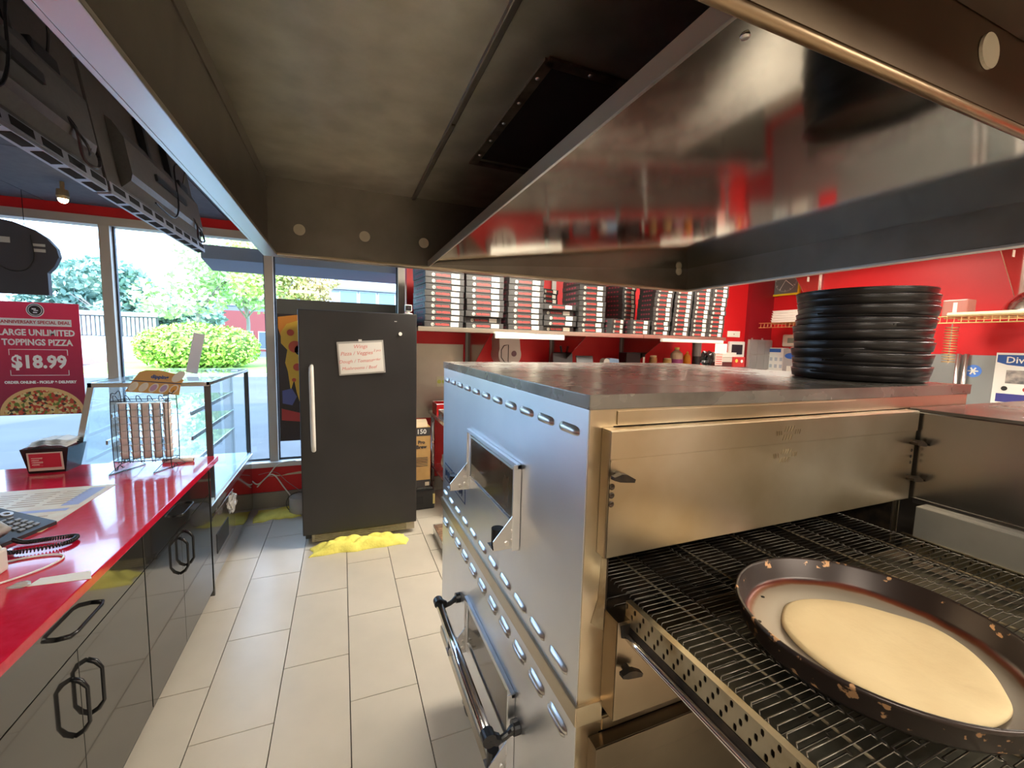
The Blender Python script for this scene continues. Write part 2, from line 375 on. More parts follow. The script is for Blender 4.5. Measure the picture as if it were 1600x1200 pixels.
# white slatted enclosure
t = thing('fence', 'white slatted enclosure fence beyond the parking lot', 'fence', (-14, 32, -.25))
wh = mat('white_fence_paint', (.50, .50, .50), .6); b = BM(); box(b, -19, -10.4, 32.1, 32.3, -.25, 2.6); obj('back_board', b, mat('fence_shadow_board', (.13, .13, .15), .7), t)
b = BM(); box(b, -19, -10.4, 31.9, 32.35, 2.6, 2.85, .03); obj('top_rail', b, wh, t)
b = BM(); box(b, -19, -10.4, 31.95, 32.1, .1, 1.4, .03); obj('lower_panel', b, wh, t)
bs = BM(); box(bs, 0, .13, 0, .1, 1.45, 2.55); sl = obj('slat', bs, wh, t, local=True); sl.location = (-5, 0, 0.25)
for k in range(1, 42): inst(sl, t, (-5+.205*k, 0, .25))
b = BM(); box(b, -19, -10.4, 31.8, 32.0, -.25, .1); obj('plinth', b, mat('red_plinth', (.45, .2, .18), .8), t)
# two-storey building with red ground floor
t = thing('building', 'two storey building with red ground floor beyond the trees', 'building', (-10, 60, -.25))
b = BM(); box(b, -14.5, -5.5, 60, 68, 4.6, 8.0); obj('upper_wall', b, mat('grey_blue_siding', (.14, .17, .21), .8), t)
b = BM(); box(b, -14.6, -5.4, 59.9, 68, -.25, 4.6); obj('lower_wall', b, mat('red_cladding', (.22, .05, .05), .8), t)
b = BM(); prism(b, [(59.4, 8.0), (68.6, 8.0), (64, 10.2)], 'x', -15, -5); obj('roof', b, mat('grey_roof', (.12, .13, .15), .8), t)
fr = mat('white_window_frame', (.5, .52, .55), .5); gg = mat('far_window_glass', (.10, .14, .17), .1)
for k in range(3):
    x = -13.6+2.9*k; b = BM(); box(b, x, x+1.8, 59.86, 60, 5.2, 7.2); wn_ = obj('window', b, fr, t); b = BM(); box(b, x+.12, x+.84, 59.83, 59.87, 5.35, 7.05); box(b, x+.96, x+1.68, 59.83, 59.87, 5.35, 7.05); obj('pane', b, gg, wn_)
for k in range(4):
    x = -13.9+2.2*k; b = BM(); box(b, x, x+1.7, 59.8, 59.9, 0, 2.2); wn_ = obj('window', b, fr, t); b = BM(); box(b, x+.1, x+1.6, 59.77, 59.81, .1, 2.1); obj('pane', b, gg, wn_)
# white low building with sign
t = thing('building', 'white building with blue lettering beyond the upper fridge window', 'building', (4, 60, -.25))
b = BM(); box(b, -1.2, 16, 60, 70, -.25, 11.5); obj('wall', b, mat('white_render', (.40, .41, .42), .7), t)
b = BM(); box(b, -1.6, 16, 59.5, 60, 7.9, 8.15); obj('canopy', b, mat('grey_canopy', (.2, .22, .24), .6), t)
for k in range(5):
    x = -.2+2.4*k; b = BM(); box(b, x, x+2.2, 59.86, 60, 5.2, 7.8); wn_ = obj('window', b, fr, t); b = BM(); box(b, x+.1, x+2.1, 59.83, 59.87, 5.3, 7.7); obj('pane', b, mat('pale_glass', (.14, .22, .25), .1), wn_)
textobj('Reception', 1.0, (1.8, 59.98, 9.6), (1, 0, 0), (0, 0, 1), mat('teal_sign', (.03, .12, .18), .5), t)
# black roller awning box outside the second bay
bm = BM(); prism(bm, [(YW+.14, 2.42), (YW+.5, 2.34), (YW+.5, 2.24), (YW+.14, 2.30)], 'x', -1.15, .6)
tag(obj('awning', bm, mat('awning_grey', (.22, .24, .28), .6)), 'dark grey awning edge outside above the second window', 'awning')

# ================================================================== HOOD
HX0, HX1, HY0, HY1, HZ, HT = -.285, 2.02, .363, 2.10, 1.97, 2.29
t = thing('exhaust_hood', 'large stainless steel exhaust hood hanging above the conveyor ovens', 'hood', (.85, 1.2, HZ))
b = BM(); box(b, HX0-.012, HX0, HY0, HY1+.012, HZ, HT+.05); obj('left_wall', b, steel_hood, t)
b = BM(); box(b, HX0-.012, HX0+.035, HY0-.012, HY1+.014, HZ-.006, HZ+.004, .002); box(b, HX0-.02, HX0-.012, HY0-.012, HY1+.014, HZ-.006, HZ+.05); obj('left_rim', b, steel_rim, t)
b = BM(); box(b, HX0, HX1, HY1, HY1+.012, HZ, HT+.05); obj('far_wall', b, steel_hood, t)
b = BM(); box(b, HX0+.035, HX1-.03, HY1-.035, HY1+.014, HZ-.006, HZ+.004, .002); box(b, HX0, HX1, HY1+.012, HY1+.02, HZ-.006, HZ+.035); obj('far_rim', b, steel_warm, t)
b = BM(); box(b, HX1, HX1+.012, HY0, HY1+.012, HZ, HT+.05); obj('right_wall', b, steel_hood, t)
b = BM(); box(b, HX1-.03, HX1+.012, HY0-.012, HY1+.014, HZ-.006, HZ+.004, .002); obj('right_rim', b, steel_rim, t)
b = BM(); box(b, HX0, HX1, HY0-.012, HY0, HZ+.01, HT+.05); obj('near_wall', b, mat('hood_face_brown', (.15, .105, .07), .36, 1, col2=(.20, .15, .10), scale=3, rvar=.05), t)
b = BM(); cyl(b, (HX0, HY0-.006, HZ+.004), (HX1, HY0-.006, HZ+.004), .0075, 10); obj('near_rim', b, mat('rim_brown', (.30, .21, .13), .4, 1), t, smooth=True)
b = BM(); box(b, HX0, HX1+.2, HY0-.26, HY0-.013, 2.092, 2.12); obj('front_ledge', b, mat('ledge_dark', (.12, .09, .07), .5, .8), t)
b = BM(); box(b, HX0-.012, HX1+.012, HY0-.012, HY1+.012, HT+.05, HT+.06); obj('top_cover', b, steel_hood, t)
# ceiling sheets: left sheet, right sheet with the duct opening
DX0, DX1, DY0, DY1 = .48, 1.08, .98, 1.57
b = BM(); box(b, HX0, .318, HY0, HY1, HT, HT+.006); obj('ceiling_sheet', b, steel_ceil, t)
b = BM()
for q in ((.332, DX0, HY0, HY1), (DX1, HX1, HY0, HY1), (DX0, DX1, HY0, DY0), (DX0, DX1, DY1, HY1)): box(b, q[0], q[1], q[2], q[3], HT, HT+.006)
obj('ceiling_sheet', b, steel_ceil, t)
b = BM(); box(b, .316, .334, HY0, HY1, HT-.012, HT+.002, .003); obj('seam_strip', b, steel_hood, t)
b = BM(); box(b, .320, .330, 1.33, 1.335, HT-.016, HT-.011); box(b, DX0-.028, DX0, DY0-.02, DY1+.028, HT-.008, HT-.001); box(b, DX0, DX1+.03, DY1, DY1+.028, HT-.008, HT-.001); box(b, DX0-.02, DX1+.03, DY0-.028, DY0, HT-.008, HT-.001); box(b, DX1, DX1+.03, DY0, DY1, HT-.008, HT-.001)
obj('duct_flange', b, mat('flange_grimy', (.16, .13, .10), .5, 1, col2=(.30, .26, .2), scale=20), t)
b = BM(); prism(b, [(DX0, DY0), (DX1, DY0), (DX1, DY1), (DX0, DY1)], 'z', HT+.007, HT+.3)
obj('duct', b, dark, t)
rv = BM(); lathe(rv, [(0, -.003), (.005, -.002), (.006, 0)], 8); rs = obj('rivet', rv, steel_rim, t, local=True, smooth=True); rs.location = (DX0-.014-.85, DY0+.05-1.2, HT-.008-HZ)
for k in range(1, 5): inst(rs, t, (DX0-.014-.85, DY0+.05+.12*k-1.2, HT-.008-HZ))
for k in range(4): inst(rs, t, (DX0+.1+.15*k-.85, DY0-.014-1.2, HT-.008-HZ))
# cover discs on the far and near walls
disc = mat('cover_disc', (.62, .57, .45), .5)
bd = BM(); cyl(bd, (0, 0, 0), (0, -.004, 0), .0235, 24); ds = obj('cover_disc', bd, disc, t, local=True)
xs = [-.164, .104, .373, 1.949]; ds.location = (xs[0]-.85, HY1-.0005-1.2, 2.084-HZ)
for x in xs[1:]: inst(ds, t, (x-.85, HY1-.0005-1.2, 2.086-HZ))
inst(ds, t, (.865-.85, HY0-.0125-1.2, 2.052-HZ))
# polished baffle, rising to the right, with its light lip
b = BM(); x0, x1 = .395, HX1-.001; z0, z1 = HZ+.016, 2.108
N = 1
va = []
for k in range(N+1):
    f = k/N; va.append((x0+(x1-x0)*f, z0+(z1-z0)*f))
prism(b, va+[(x1, z1+.003), (x0, z0+.003)], 'y', HY0+.001, HY1-.001); bo = obj('baffle_panel', b, steel_baf, t)
b = BM(); box(b, x0-.003, x0+.003, HY0+.001, HY1-.001, HZ+.002, HZ+.034, .001); obj('baffle_lip', b, steel_rim, t)
for (x, y) in ((.45, .40), (.9, .40), (1.3, .40), (1.7, .40)):
    inst(rs, t, (x-.85, y-1.2, z0+(z1-z0)*((x-x0)/(x1-x0))-.001-HZ))
b = BM(); box(b, HX0, HX0+.004, HY0+.001, HY1-.001, 2.235, 2.247); obj('left_seam', b, steel_hood, t)

# ================================================================== OVENS
OX, OY0, OY1, CX = .42, .653, 1.845, 1.44
def louver_bm():
    b = BM(); L = .078; W = .020
    # raised hood louver, long along y, bulging to -x
    prof = [(0, -.5), (-.55, -.42), (-1, -.1), (-.85, .2), (0, .5)]
    ys = [(-.5, 0.0), (-.42, .75), (-.3, 1), (.3, 1), (.42, .75), (.5, 0.0)]
    rows = [[b.verts.new((p[0]*s*.0075, yy*L, p[1]*W*(.55+.45*s))) for p in prof] for yy, s in ys]
    for A, Bv in zip(rows, rows[1:]):
        for k in range(len(prof)-1): b.faces.new([A[k], A[k+1], Bv[k+1], Bv[k]])
    return b
louver_mesh = None
def oven(dz, lab, bar):
    global louver_mesh
    Z0, Z1 = .905+dz, 1.5+dz
    t = thing('conveyor_oven', lab, 'oven', ((OX+CX)/2, (OY0+OY1)/2, Z0-.005), 0)
    o0 = Vector(WM[t.name].translation)
    # body shell with a cavity mouth on the near side
    b = BM(); box(b, OX, OX+.004, OY0+.003, OY1, Z0, Z1, .001); obj('side_panel', b, steel_side, t)
    b = BM(); box(b, OX+.005, 1.74, OY1-.01, OY1, Z0, Z1); box(b, 1.73, 1.74, OY0+.02, OY1-.012, Z0, Z1); obj('back_panel', b, steel, t)
    b = BM(); box(b, OX+.001, OX+.053, OY0, OY0+.004, Z0, Z1); box(b, CX-.008, CX+.02, OY0, OY0+.004, Z0, Z1); box(b, OX+.053, CX-.008, OY0, OY0+.004, Z1-.032, Z1); box(b, OX+.053, CX-.008, OY0, OY0+.004, Z0, Z0+.155); obj('front_frame', b, brownstain if False else steel_warm, t)
    b = BM(); box(b, OX+.053, CX-.008, OY0+.30, OY0+.31, Z0+.15, Z1-.03); box(b, OX+.053, OX+.06, OY0+.004, OY0+.30, Z0+.15, Z1-.03); box(b, CX-.015, CX-.008, OY0+.004, OY0+.30, Z0+.15, Z1-.03); box(b, OX+.05, CX, OY0+.004, OY0+.30, Z0+.14, Z0+.15); obj('cavity', b, blackened, t)
    b = BM(); box(b, CX+.021, 1.745, OY0+.002, OY0+.006, Z0, Z1); obj('front_panel', b, steel_warm, t)
    b = BM(); box(b, OX+.06, 1.2, OY0-.003, OY0, Z1-.029, Z1-.004); obj('upper_strip', b, steel_warm, t)
    # grease run at the lower left of the frame
    b = BM(); prism(b, [(OX+.022, Z0+.175), (OX+.052, Z0+.15), (OX+.052, Z0+.30), (OX+.047, Z0+.36), (OX+.040, Z0+.30), (OX+.036, Z0+.22)], 'y', OY0-.0008, OY0); obj('grease_stain', b, brownstain, t)
    # door sheet, proud of the frame
    dm = steel_warm if not bar else mat('shaded_door_steel', (.20, .155, .11), .34, 1, col2=(.28, .22, .16), scale=4)  # lower door: darker steel colour stands in for the shade under the conveyor
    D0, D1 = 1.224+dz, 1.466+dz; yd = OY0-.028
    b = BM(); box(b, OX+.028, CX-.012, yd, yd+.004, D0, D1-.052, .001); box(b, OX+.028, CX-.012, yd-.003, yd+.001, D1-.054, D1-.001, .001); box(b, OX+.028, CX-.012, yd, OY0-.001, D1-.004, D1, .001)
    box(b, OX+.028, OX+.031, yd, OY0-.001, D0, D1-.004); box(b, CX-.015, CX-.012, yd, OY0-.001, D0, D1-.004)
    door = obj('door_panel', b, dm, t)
    for zz, s in ((D1-.030, 1), (D1-.082, .9)):      # embossed slanted bars emblem
        b = BM()
        for r_ in (0, 1):
            for k in range(4):
                x = .905+k*.009+r_*-.004; z = zz+(.009 if r_ == 0 else -.010)
                tube(b, [(x-.002, yd-.0038+(.003 if s < 1 else 0), z-.006*s), (x+.003, yd-.0038+(.003 if s < 1 else 0), z+.006*s)], .0011, 5)
        for sg in (-1, 1):
            for k in range(3): tube(b, [(.917+sg*(.022+.007*k), yd-.0038+(.003 if s < 1 else 0), zz-.004), (.917+sg*(.024+.007*k), yd-.0038+(.003 if s < 1 else 0), zz+.006)], .0008, 5)
        obj('emblem', b, steel_warm if s == 1 else brownstain, door)
    def knob(x, z, par=t, y=yd-.002):
        b = BM(); prism(b, [(x-.022, z+.004), (x-.006, z+.008), (x+.006, z+.006), (x+.024, z-.004), (x+.022, z-.010), (x+.004, z-.008), (x-.010, z-.006), (x-.022, z-.002)], 'y', y-.022, y-.010); cyl(b, (x-.002, y-.012, z), (x-.002, y+.002, z), .007, 8)
        return obj('wing_knob', b, blackened, par, label='blackened wing knob')
    knob(OX+.046, D1-.083); knob(CX-.03, D1-.083); knob(CX-.028, D1-.18)
    for k in range(3):
        b = BM(); lathe(b, [(0, .0), (.0045, .001), (.006, 0)], 10); xf(b, Matrix.Translation((OX+.036, yd-.001, D1-.105-.0165*k)) @ Matrix.Rotation(PI/2, 4, 'X')); obj('adjustment_hole', b, blackened, t)
        b = BM(); lathe(b, [(0, .0), (.003, .001), (.0045, 0)], 10); xf(b, Matrix.Translation((CX-.025, yd-.001, D1-.107-.0165*k)) @ Matrix.Rotation(PI/2, 4, 'X')); obj('adjustment_hole', b, blackened, t)
    # lower sheet under the conveyor
    b = BM(); box(b, OX+.053, CX-.01, OY0-.045, OY0-.041, Z0-.005, Z0+.195, .001); box(b, OX+.053, OX+.056, OY0-.044, OY0-.001, Z0-.005, Z0+.195); box(b, OX+.053, OX+.12, OY0-.045, OY0-.001, Z0+.193, Z0+.197); obj('lower_panel', b, mat('lower_panel_steel', (.26, .19, .125), .3, 1, col2=(.33, .26, .18), scale=3), t)
    knob(OX+.074, Z0+.105, t, OY0-.047)
    b = BM(); prism(b, [(OX+.058, Z0+.19), (OX+.062, Z0+.165), (OX+.075, Z0+.16), (OX+.10, Z0+.172), (OX+.118, Z0+.19)], 'y', OY0-.0462, OY0-.0452); obj('grease_stain', b, blackened, t)
    # deck split trim
    b = BM(); box(b, OX-.006, OX+.003, OY0-.004, OY1+.004, Z0-.036, Z0+.006, .002); box(b, OX-.004, OX+.055, OY0-.006, OY0+.002, Z0-.036, Z0+.006, .001); obj('deck_trim', b, steel_warm, t)
    # louvers
    if louver_mesh is None:
        lo = obj('louver', louver_bm(), chrome if False else steel_rim, t, local=True, smooth=True); louver_mesh = lo; firstl = True
    else: firstl = False
    def put(y, z):
        nonlocal firstl
        if firstl: louver_mesh.location = Vector((OX-.0002, y, z))-o0; firstl = False; return
        inst(louver_mesh, t, Vector((OX-.0002, y, z))-o0)
    for k in range(11): put(.725+k*.105, 1.452+dz)
    if not bar:
        for k in range(11): put(.735+k*.105, .948+dz)
    else:
        for k in range(11): put(.735+k*.105, Z0-.055+.597-.01)
        for k in range(9): put(.80+k*.11, Z0+.03)
    # observation window with flange and end brackets
    wy0, wy1, wz0, wz1 = .955, 1.425, 1.105+dz, 1.312+dz
    b = BM(); box(b, OX-.012, OX-.001, wy0, wy1, wz1-.012, wz1, .001); box(b, OX-.022, OX-.001, wy0, wy0+.004, wz0-.02, wz1, .001); box(b, OX-.012, OX-.001, wy1-.004, wy1, wz0, wz1, .001); box(b, OX-.005, OX-.001, wy0+.004, wy1-.004, wz0-.0, wz0+.035, .001); box(b, OX-.006, OX-.001, wy0+.004, wy0+.045, wz0, wz1-.01)
    box(b, OX-.006, OX-.001, wy1-.03, wy1-.004, wz0, wz1-.01); wf = obj('window_frame', b, steel_side, t)
    b = BM(); box(b, OX-.004, OX-.0015, wy0+.05, wy1-.034, wz0+.04, wz1-.02); obj('glass', b, mat('oven_glass', (.06, .045, .03), .12, .2, col2=(.12, .09, .06), scale=9), wf)
    b = BM()
    for z in (wz0+.038, wz1-.022): box(b, OX-.009, OX-.001, wy0+.045, wy1-.03, z-.003, z+.003, .001)
    obj('glass_retainer', b, steel_rim, wf)
    for yy in (wy0+.005, wy1-.006):
        b = BM(); prism(b, [(OX-.001, wz0+.095), (OX-.001, wz0-.012), (OX-.07, wz0-.012), (OX-.072, wz0+.012)], 'y', yy-.0015, yy+.0015); box(b, OX-.072, OX-.001, yy, yy+.045, wz0-.014, wz0-.011); br = obj('bracket', b, steel, t)
        b = BM(); cyl(b, (OX-.05, yy+.026, wz0-.010), (OX-.05, yy+.026, wz0+.034), .017, 16); obj('end_cap', b, blackpl, br, label='black round bumper')
        for q in ((.018, .02), (.018, .045), (.035, .014)):
            b = BM(); cyl(b, (OX-q[0], yy-.0045, wz0+q[1]-.012), (OX-q[0], yy-.001, wz0+q[1]-.012), .006, 10); obj('bolt', b, steel_rim, br)
    if bar:
        hx, hz = OX-.085, .640
        b = BM(); cyl(b, (hx, .93, hz-.03), (hx, 1.52, hz-.03), .0145, 18); hb = obj('handle_bar', b, chrome, t, smooth=True, label='chrome towel-rail handle')
        for yy in (.915, 1.515):
            b = BM(); cyl(b, (hx, yy, hz-.03), (hx, yy+.028, hz-.03), .0185, 18)
            tube(b, curve([(hx+.002, yy+.014, hz-.03), (hx+.035, yy+.014, hz-.048), (OX-.012, yy+.014, hz-.028)], 4), [.015]*4+[.009]*3+[.012]*2, 10); cyl(b, (OX-.018, yy+.014, hz-.028), (OX-.001, yy+.014, hz-.028), .019, 14); obj('handle_mount', b, blackpl, hb, smooth=False)
    # conveyor: slotted side rails, belt wires, rods, drip tray
    fx0, fx1, fy0, fy1 = .500, 1.418, .10, OY0-.03
    zt = 1.130+dz; hh = .042
    def rail(xp, sg):
        M = face_m((xp, 0, 0), (0, sg, 0), (0, 0, 1)); bm_ = BM(); cells = []
        py = .0078; n = int((fy1-fy0)/py); pat = [(0,), (1, 0), (0,)]
        for k in range(n):
            a0 = fy0+k*py; a1 = a0+py; m3 = k % 3
            for r_ in range(3):
                b0 = zt-hh+r_*hh/3; b1 = b0+hh/3
                on = (2-m3 == r_)
                h = ((a0+a1)/2, (b0+b1)/2, .0030, .0056) if on else None
                if sg < 0:
                    cells.append((-a1, -a0, b0, b1, (-h[0], h[1], h[2], h[3]) if h else None))
                else: cells.append((a0, a1, b0, b1, h))
        holed(bm_, 0, 0, 0, 0, cells, M)
        d = .012 if xp < 1 else -.012
        box(bm_, min(xp, xp+d), max(xp, xp+d), fy0, fy1, zt, zt+.0015)
        return obj('conveyor_rail', bm_, mat('rail_steel', (.52, .46, .33), .38, 1, col2=(.34, .25, .13), scale=14, lo=.45, hi=.75), t)
    rail(fx0, -1)
    rail(fx1, 1)
    b = BM(); box(b, fx0+.014, fx0+.016, fy0, fy1, zt-.055, zt-.004); obj('inner_rail', b, blackened, t)
    b = BM(); tube(b, [(fx0-.004, fy1+.01, zt-.060), (fx0-.004, fy1-.05, zt-.062), (fx0-.004, fy0, zt-.062)], .007, 10); obj('lower_rail', b, chrome, t, smooth=True, label='bright rolled lower rail')
    b = BM(); box(b, fx0-.001, fx0+.010, fy0, fy1, zt-.058, zt-.0425); obj('rail_liner', b, blackened, t)
    # one belt wire: cranked strand
    zb = zt-.004; ns = 8; L = (fx1-.016)-(fx0+.022); sgm = L/ns; pts = []
    for k in range(ns):
        xa = fx0+.022+k*sgm; xb = xa+sgm; off = .0045 if k % 2 else -.0
        pts += [(xa+.003, off, 0), (xb-.003, off, 0)]
        if k < ns-1: pts += [(xb-.002, off-.0075, 0), (xb+.002, (-.0 if k % 2 else .0045)-.0075, 0)]
    pts = [(fx0+.018, -.006, 0)]+pts+[(fx1-.012, -.006, 0)]
    bw = BM(); tube(bw, pts, .00115, 5, caps=False); bw2 = obj('belt_wire', bw, wiremat, t, local=True, smooth=True)
    n = int((.90-fy0)/.0127)
    for k in range(n):
        p = Vector((0, fy0+.02+k*.0127, zb+random.uniform(-.0006, .0006)))-o0
        if k == 0: bw2.location = p
        else: inst(bw2, t, p)
    for k in range(24):          # slack return strand below
        inst(bw2, t, Vector((0, fy0+.03+k*.0254, zb-.05))-o0)
    for k in range(5):           # support rods running with the belt
        x = fx0+.10+k*.18; b = BM(); cyl(b, (x, fy0, zb-.006), (x, .92, zb-.006), .0022, 6); obj('support_rod', b, brownstain, t)
    b = BM(); box(b, fx0+.017, fx1-.002, fy0, .93, zb-.075, zb-.072); obj('drip_tray', b, mat('grimy_tray', (.16, .15, .12), .45, .9, col2=(.30, .28, .22), scale=14), t)
    b = BM(); box(b, fx0+.62, fx1-.14, fy0, .60, zb-.030, zb-.027); obj('crumb_pan', b, mat('greasy_pan', (.40, .38, .30), .4, 1, col2=(.26, .22, .14), scale=18), t)
    return t
oven(0, 'upper stainless conveyor oven of the stack, pizza pan on its belt', False)
tl = oven(-.63, 'lower stainless conveyor oven of the stack with a chrome bar handle', True)
# top lid over the upper oven
b = BM(); box(b, OX-.003, 1.752, OY0-.003, OY1+.003, 1.500, 1.528, .002)
box(b, OX-.003, 1.752, OY0-.003, OY0+.012, 1.526, 1.5285)
obj('lid', b, steel_top, bpy.data.objects['conveyor_oven'], label='worn dull top lid')
# name plates on the upper oven side
blu = mat('plate_navy', (.03, .06, .16), .4)
t = bpy.data.objects['conveyor_oven']
for (y0, y1, n) in ((1.67, 1.80, 1), (1.47, 1.655, 2)):
    b = BM(); box(b, OX-.002, OX-.0005, y0, y1, 1.012, 1.085, .0005); pl = obj('name_plate', b, blu, t, label='dark bordered name plate')
    b = BM(); box(b, OX-.0028, OX-.002, y0+.007, y1-.007, 1.019, 1.078); obj('plate_field', b, steel_rim if n == 1 else steel_side, pl)
    b = BM(); rr = random.Random(n)
    for k in range(5 if n == 2 else 3):
        yy = y1-.02-k*.028; tube(b, curve([(OX-.003, yy, 1.03+rr.uniform(0, .01)), (OX-.003, yy-.006, 1.065), (OX-.003, yy-.014, 1.032), (OX-.003, yy-.020, 1.06)], 3), .0022, 5)
    obj('lettering', b, blu, pl)
# caster and under-frame of the stack
t = thing('oven_stand', 'low wheeled steel stand carrying the two stacked ovens', 'stand', (1.0, 1.25, 0))
b = BM(); box(b, .45, 1.70, .70, 1.80, .215, .258, .004); obj('frame', b, mat('stand_steel', (.35, .32, .28), .4, 1), t)
def caster(x, y):
    b = BM(); cyl(b, (x, y, .215), (x, y, .155), .028, 12); prism(b, [(y-.03, .165), (y+.03, .165), (y+.035, .06), (y+.01, .04), (y-.015, .06)], 'x', x-.030, x-.026); prism(b, [(y-.03, .165), (y+.03, .165), (y+.035, .06), (y+.01, .04), (y-.015, .06)], 'x', x+.026, x+.030); box(b, x-.03, x+.03, y-.03, y+.03, .158, .166)
    c = obj('caster', b, mat('caster_fork', (.40, .36, .30), .4, 1), t)
    b = BM(); cyl(b, (x-.020, y+.015, .058), (x+.020, y+.015, .058), .058, 24); obj('wheel', b, blackpl, c, smooth=False)
    b = BM(); cyl(b, (x-.034, y+.015, .058), (x+.034, y+.015, .058), .010, 10); obj('axle', b, steel, c)
for x, y in ((.50, 1.62), (.50, .82), (1.62, 1.62), (1.62, .82)): caster(x, y)

# control cabinet on the right, nearer the camera
t = thing('control_cabinet', 'plain stainless control cabinet jutting out right of the conveyor belt', 'cabinet', (1.75, .35, .25))
b = BM(); box(b, CX, 2.10, -.12, OY0-.002, .25, 1.462, .003); obj('body', b, mat('cabinet_steel', (.44, .43, .42), .22, 1, col2=(.52, .51, .50), scale=3, rvar=.04), t)
b = BM(); box(b, CX-.003, 2.105, -.123, OY0-.004, 1.462, 1.470, .001); obj('top_sheet', b, steel_top, t)
b = BM(); box(b, CX-.028, CX-.001, -.05, .60, 1.128, 1.213, .002); obj('chain_cover', b, mat('chain_cover_grey', (.42, .41, .37), .45, .7, col2=(.5, .49, .45), scale=7), t)
b = BM(); box(b, CX-.003, CX-.001, -.05, .62, 1.213, 1.228, .0005); obj('bright_edge', b, chrome, t)

# ------------------------------------------------------------------ pan with dough on the belt
px, py, pz = .823, .385, 1.1275
t = thing('pizza_pan', 'old blackened round pizza pan holding raw dough on the conveyor belt', 'pan', (px, py, pz))
def panmat():
    m = bpy.data.materials.new('burnt_pan'); m.use_nodes = True; n = m.node_tree.nodes; l = m.node_tree.links; b = n['Principled BSDF']
    tc = n.new('ShaderNodeTexCoord'); sx = n.new('ShaderNodeSeparateXYZ'); l.new(tc.outputs['Object'], sx.inputs[0])
    cb = n.new('ShaderNodeCombineXYZ'); l.new(sx.outputs[0], cb.inputs[0]); l.new(sx.outputs[1], cb.inputs[1]); ln = n.new('ShaderNodeVectorMath'); ln.operation = 'LENGTH'; l.new(cb.outputs[0], ln.inputs[0])
    nz = n.new('ShaderNodeTexNoise'); nz.inputs['Scale'].default_value = 18; nz.inputs['Detail'].default_value = 6; l.new(tc.outputs['Object'], nz.inputs['Vector'])
    ma = n.new('ShaderNodeMath'); ma.operation = 'MULTIPLY_ADD'; ma.inputs[1].default_value = .012; l.new(nz.outputs['Fac'], ma.inputs[0]); l.new(ln.outputs['Value'], ma.inputs[2])
    mr = n.new('ShaderNodeMapRange'); mr.inputs['From Min'].default_value = .15; mr.inputs['From Max'].default_value = .215; l.new(ma.outputs[0], mr.inputs['Value'])
    rp = n.new('ShaderNodeValToRGB'); l.new(mr.outputs['Result'], rp.inputs['Fac']); e = rp.color_ramp.elements
    e[0].position = 0; e[0].color = (.36, .31, .25, 1); e[1].position = 1; e[1].color = (.035, .022, .018, 1)
    for p, c in ((.43, (.34, .27, .20, 1)), (.52, (.22, .075, .03, 1)), (.62, (.15, .03, .016, 1)), (.69, (.035, .022, .018, 1))):
        q = e.new(p); q.color = c
    n2 = n.new('ShaderNodeTexNoise'); n2.inputs['Scale'].default_value = 48; n2.inputs['Detail'].default_value = 5; l.new(tc.outputs['Object'], n2.inputs['Vector'])
    r2 = n.new('ShaderNodeValToRGB'); r2.color_ramp.elements[0].position = .61; r2.color_ramp.elements[1].position = .64; l.new(n2.outputs['Fac'], r2.inputs['Fac'])
    gt = n.new('ShaderNodeMath'); gt.operation = 'GREATER_THAN'; gt.inputs[1].default_value = .196; l.new(ln.outputs['Value'], gt.inputs[0])
    mu = n.new('ShaderNodeMath'); mu.operation = 'MULTIPLY'; l.new(r2.outputs['Color'], mu.inputs[0]); l.new(gt.outputs[0], mu.inputs[1])
    mx = n.new('ShaderNodeMix'); mx.data_type = 'RGBA'; l.new(mu.outputs[0], mx.inputs['Factor']); l.new(rp.outputs['Color'], mx.inputs['A']); mx.inputs['B'].default_value = (.60, .33, .16, 1)
    l.new(mx.outputs['Result'], b.inputs['Base Color']); b.inputs['Roughness'].default_value = .33; b.inputs['Metallic'].default_value = .35
    return m
b = BM(); lathe(b, [(0, .002), (.176, .002), (.184, .004), (.190, .010), (.200, .043), (.203, .046), (.2065, .045), (.207, .040), (.2035, .037), (.197, .008), (.190, -.001), (0, -.001)], 96)
xf(b, Matrix.Translation((px, py, pz))); obj('pan_body', b, panmat(), t, smooth=True)
b = BM(); lathe(b, [(.2035, .008), (.2038, .033)], 96)
bh = BM()
for a, r_ in ((2.45, .168), (3.5, .170), (3.95, .171), (4.5, .171), (5.2, .172), (1.9, .167)): cyl(bh, (px+r_*math.cos(a), py+r_*math.sin(a), pz+.0005), (px+r_*math.cos(a), py+r_*math.sin(a), pz+.0026), .0035, 10)
b.free(); obj('drain_holes', bh, blackened, t)
# dough: flattened uneven disc
dp = [(.745, .488), (.797, .506), (.873, .486), (.925, .440), (.962, .375), (.955, .325), (.925, .283), (.871, .243), (.835, .228), (.784, .228), (.737, .243), (.703, .275), (.687, .325), (.688, .402), (.708, .455)]
cxd, cyd = sum(p[0] for p in dp)/len(dp), sum(p[1] for p in dp)/len(dp)
ol = curve([(p[0]-cxd, p[1]-cyd, 0) for p in dp], 7, True)
b = BM(); rd = random.Random(4); rings = []
for f, z in ((.985, 0), (1.0, .003), (.992, .0065), (.96, .0088), (.8, .0092), (.6, .0088), (.35, .0085), (.12, .0085)):
    rings.append([b.verts.new((cxd+p.x*f, cyd+p.y*f, pz+.003+z+(.0008*math.sin(p.x*60*f+3*p.y)*math.cos(p.y*45*f) if z > .005 else 0))) for p in ol])
for A, Bv in zip(rings, rings[1:]):
    for k in range(len(ol)): b.faces.new([A[k], A[(k+1) % len(ol)], Bv[(k+1) % len(ol)], Bv[k]])
b.faces.new(rings[-1]); b.faces.new(rings[0][::-1])
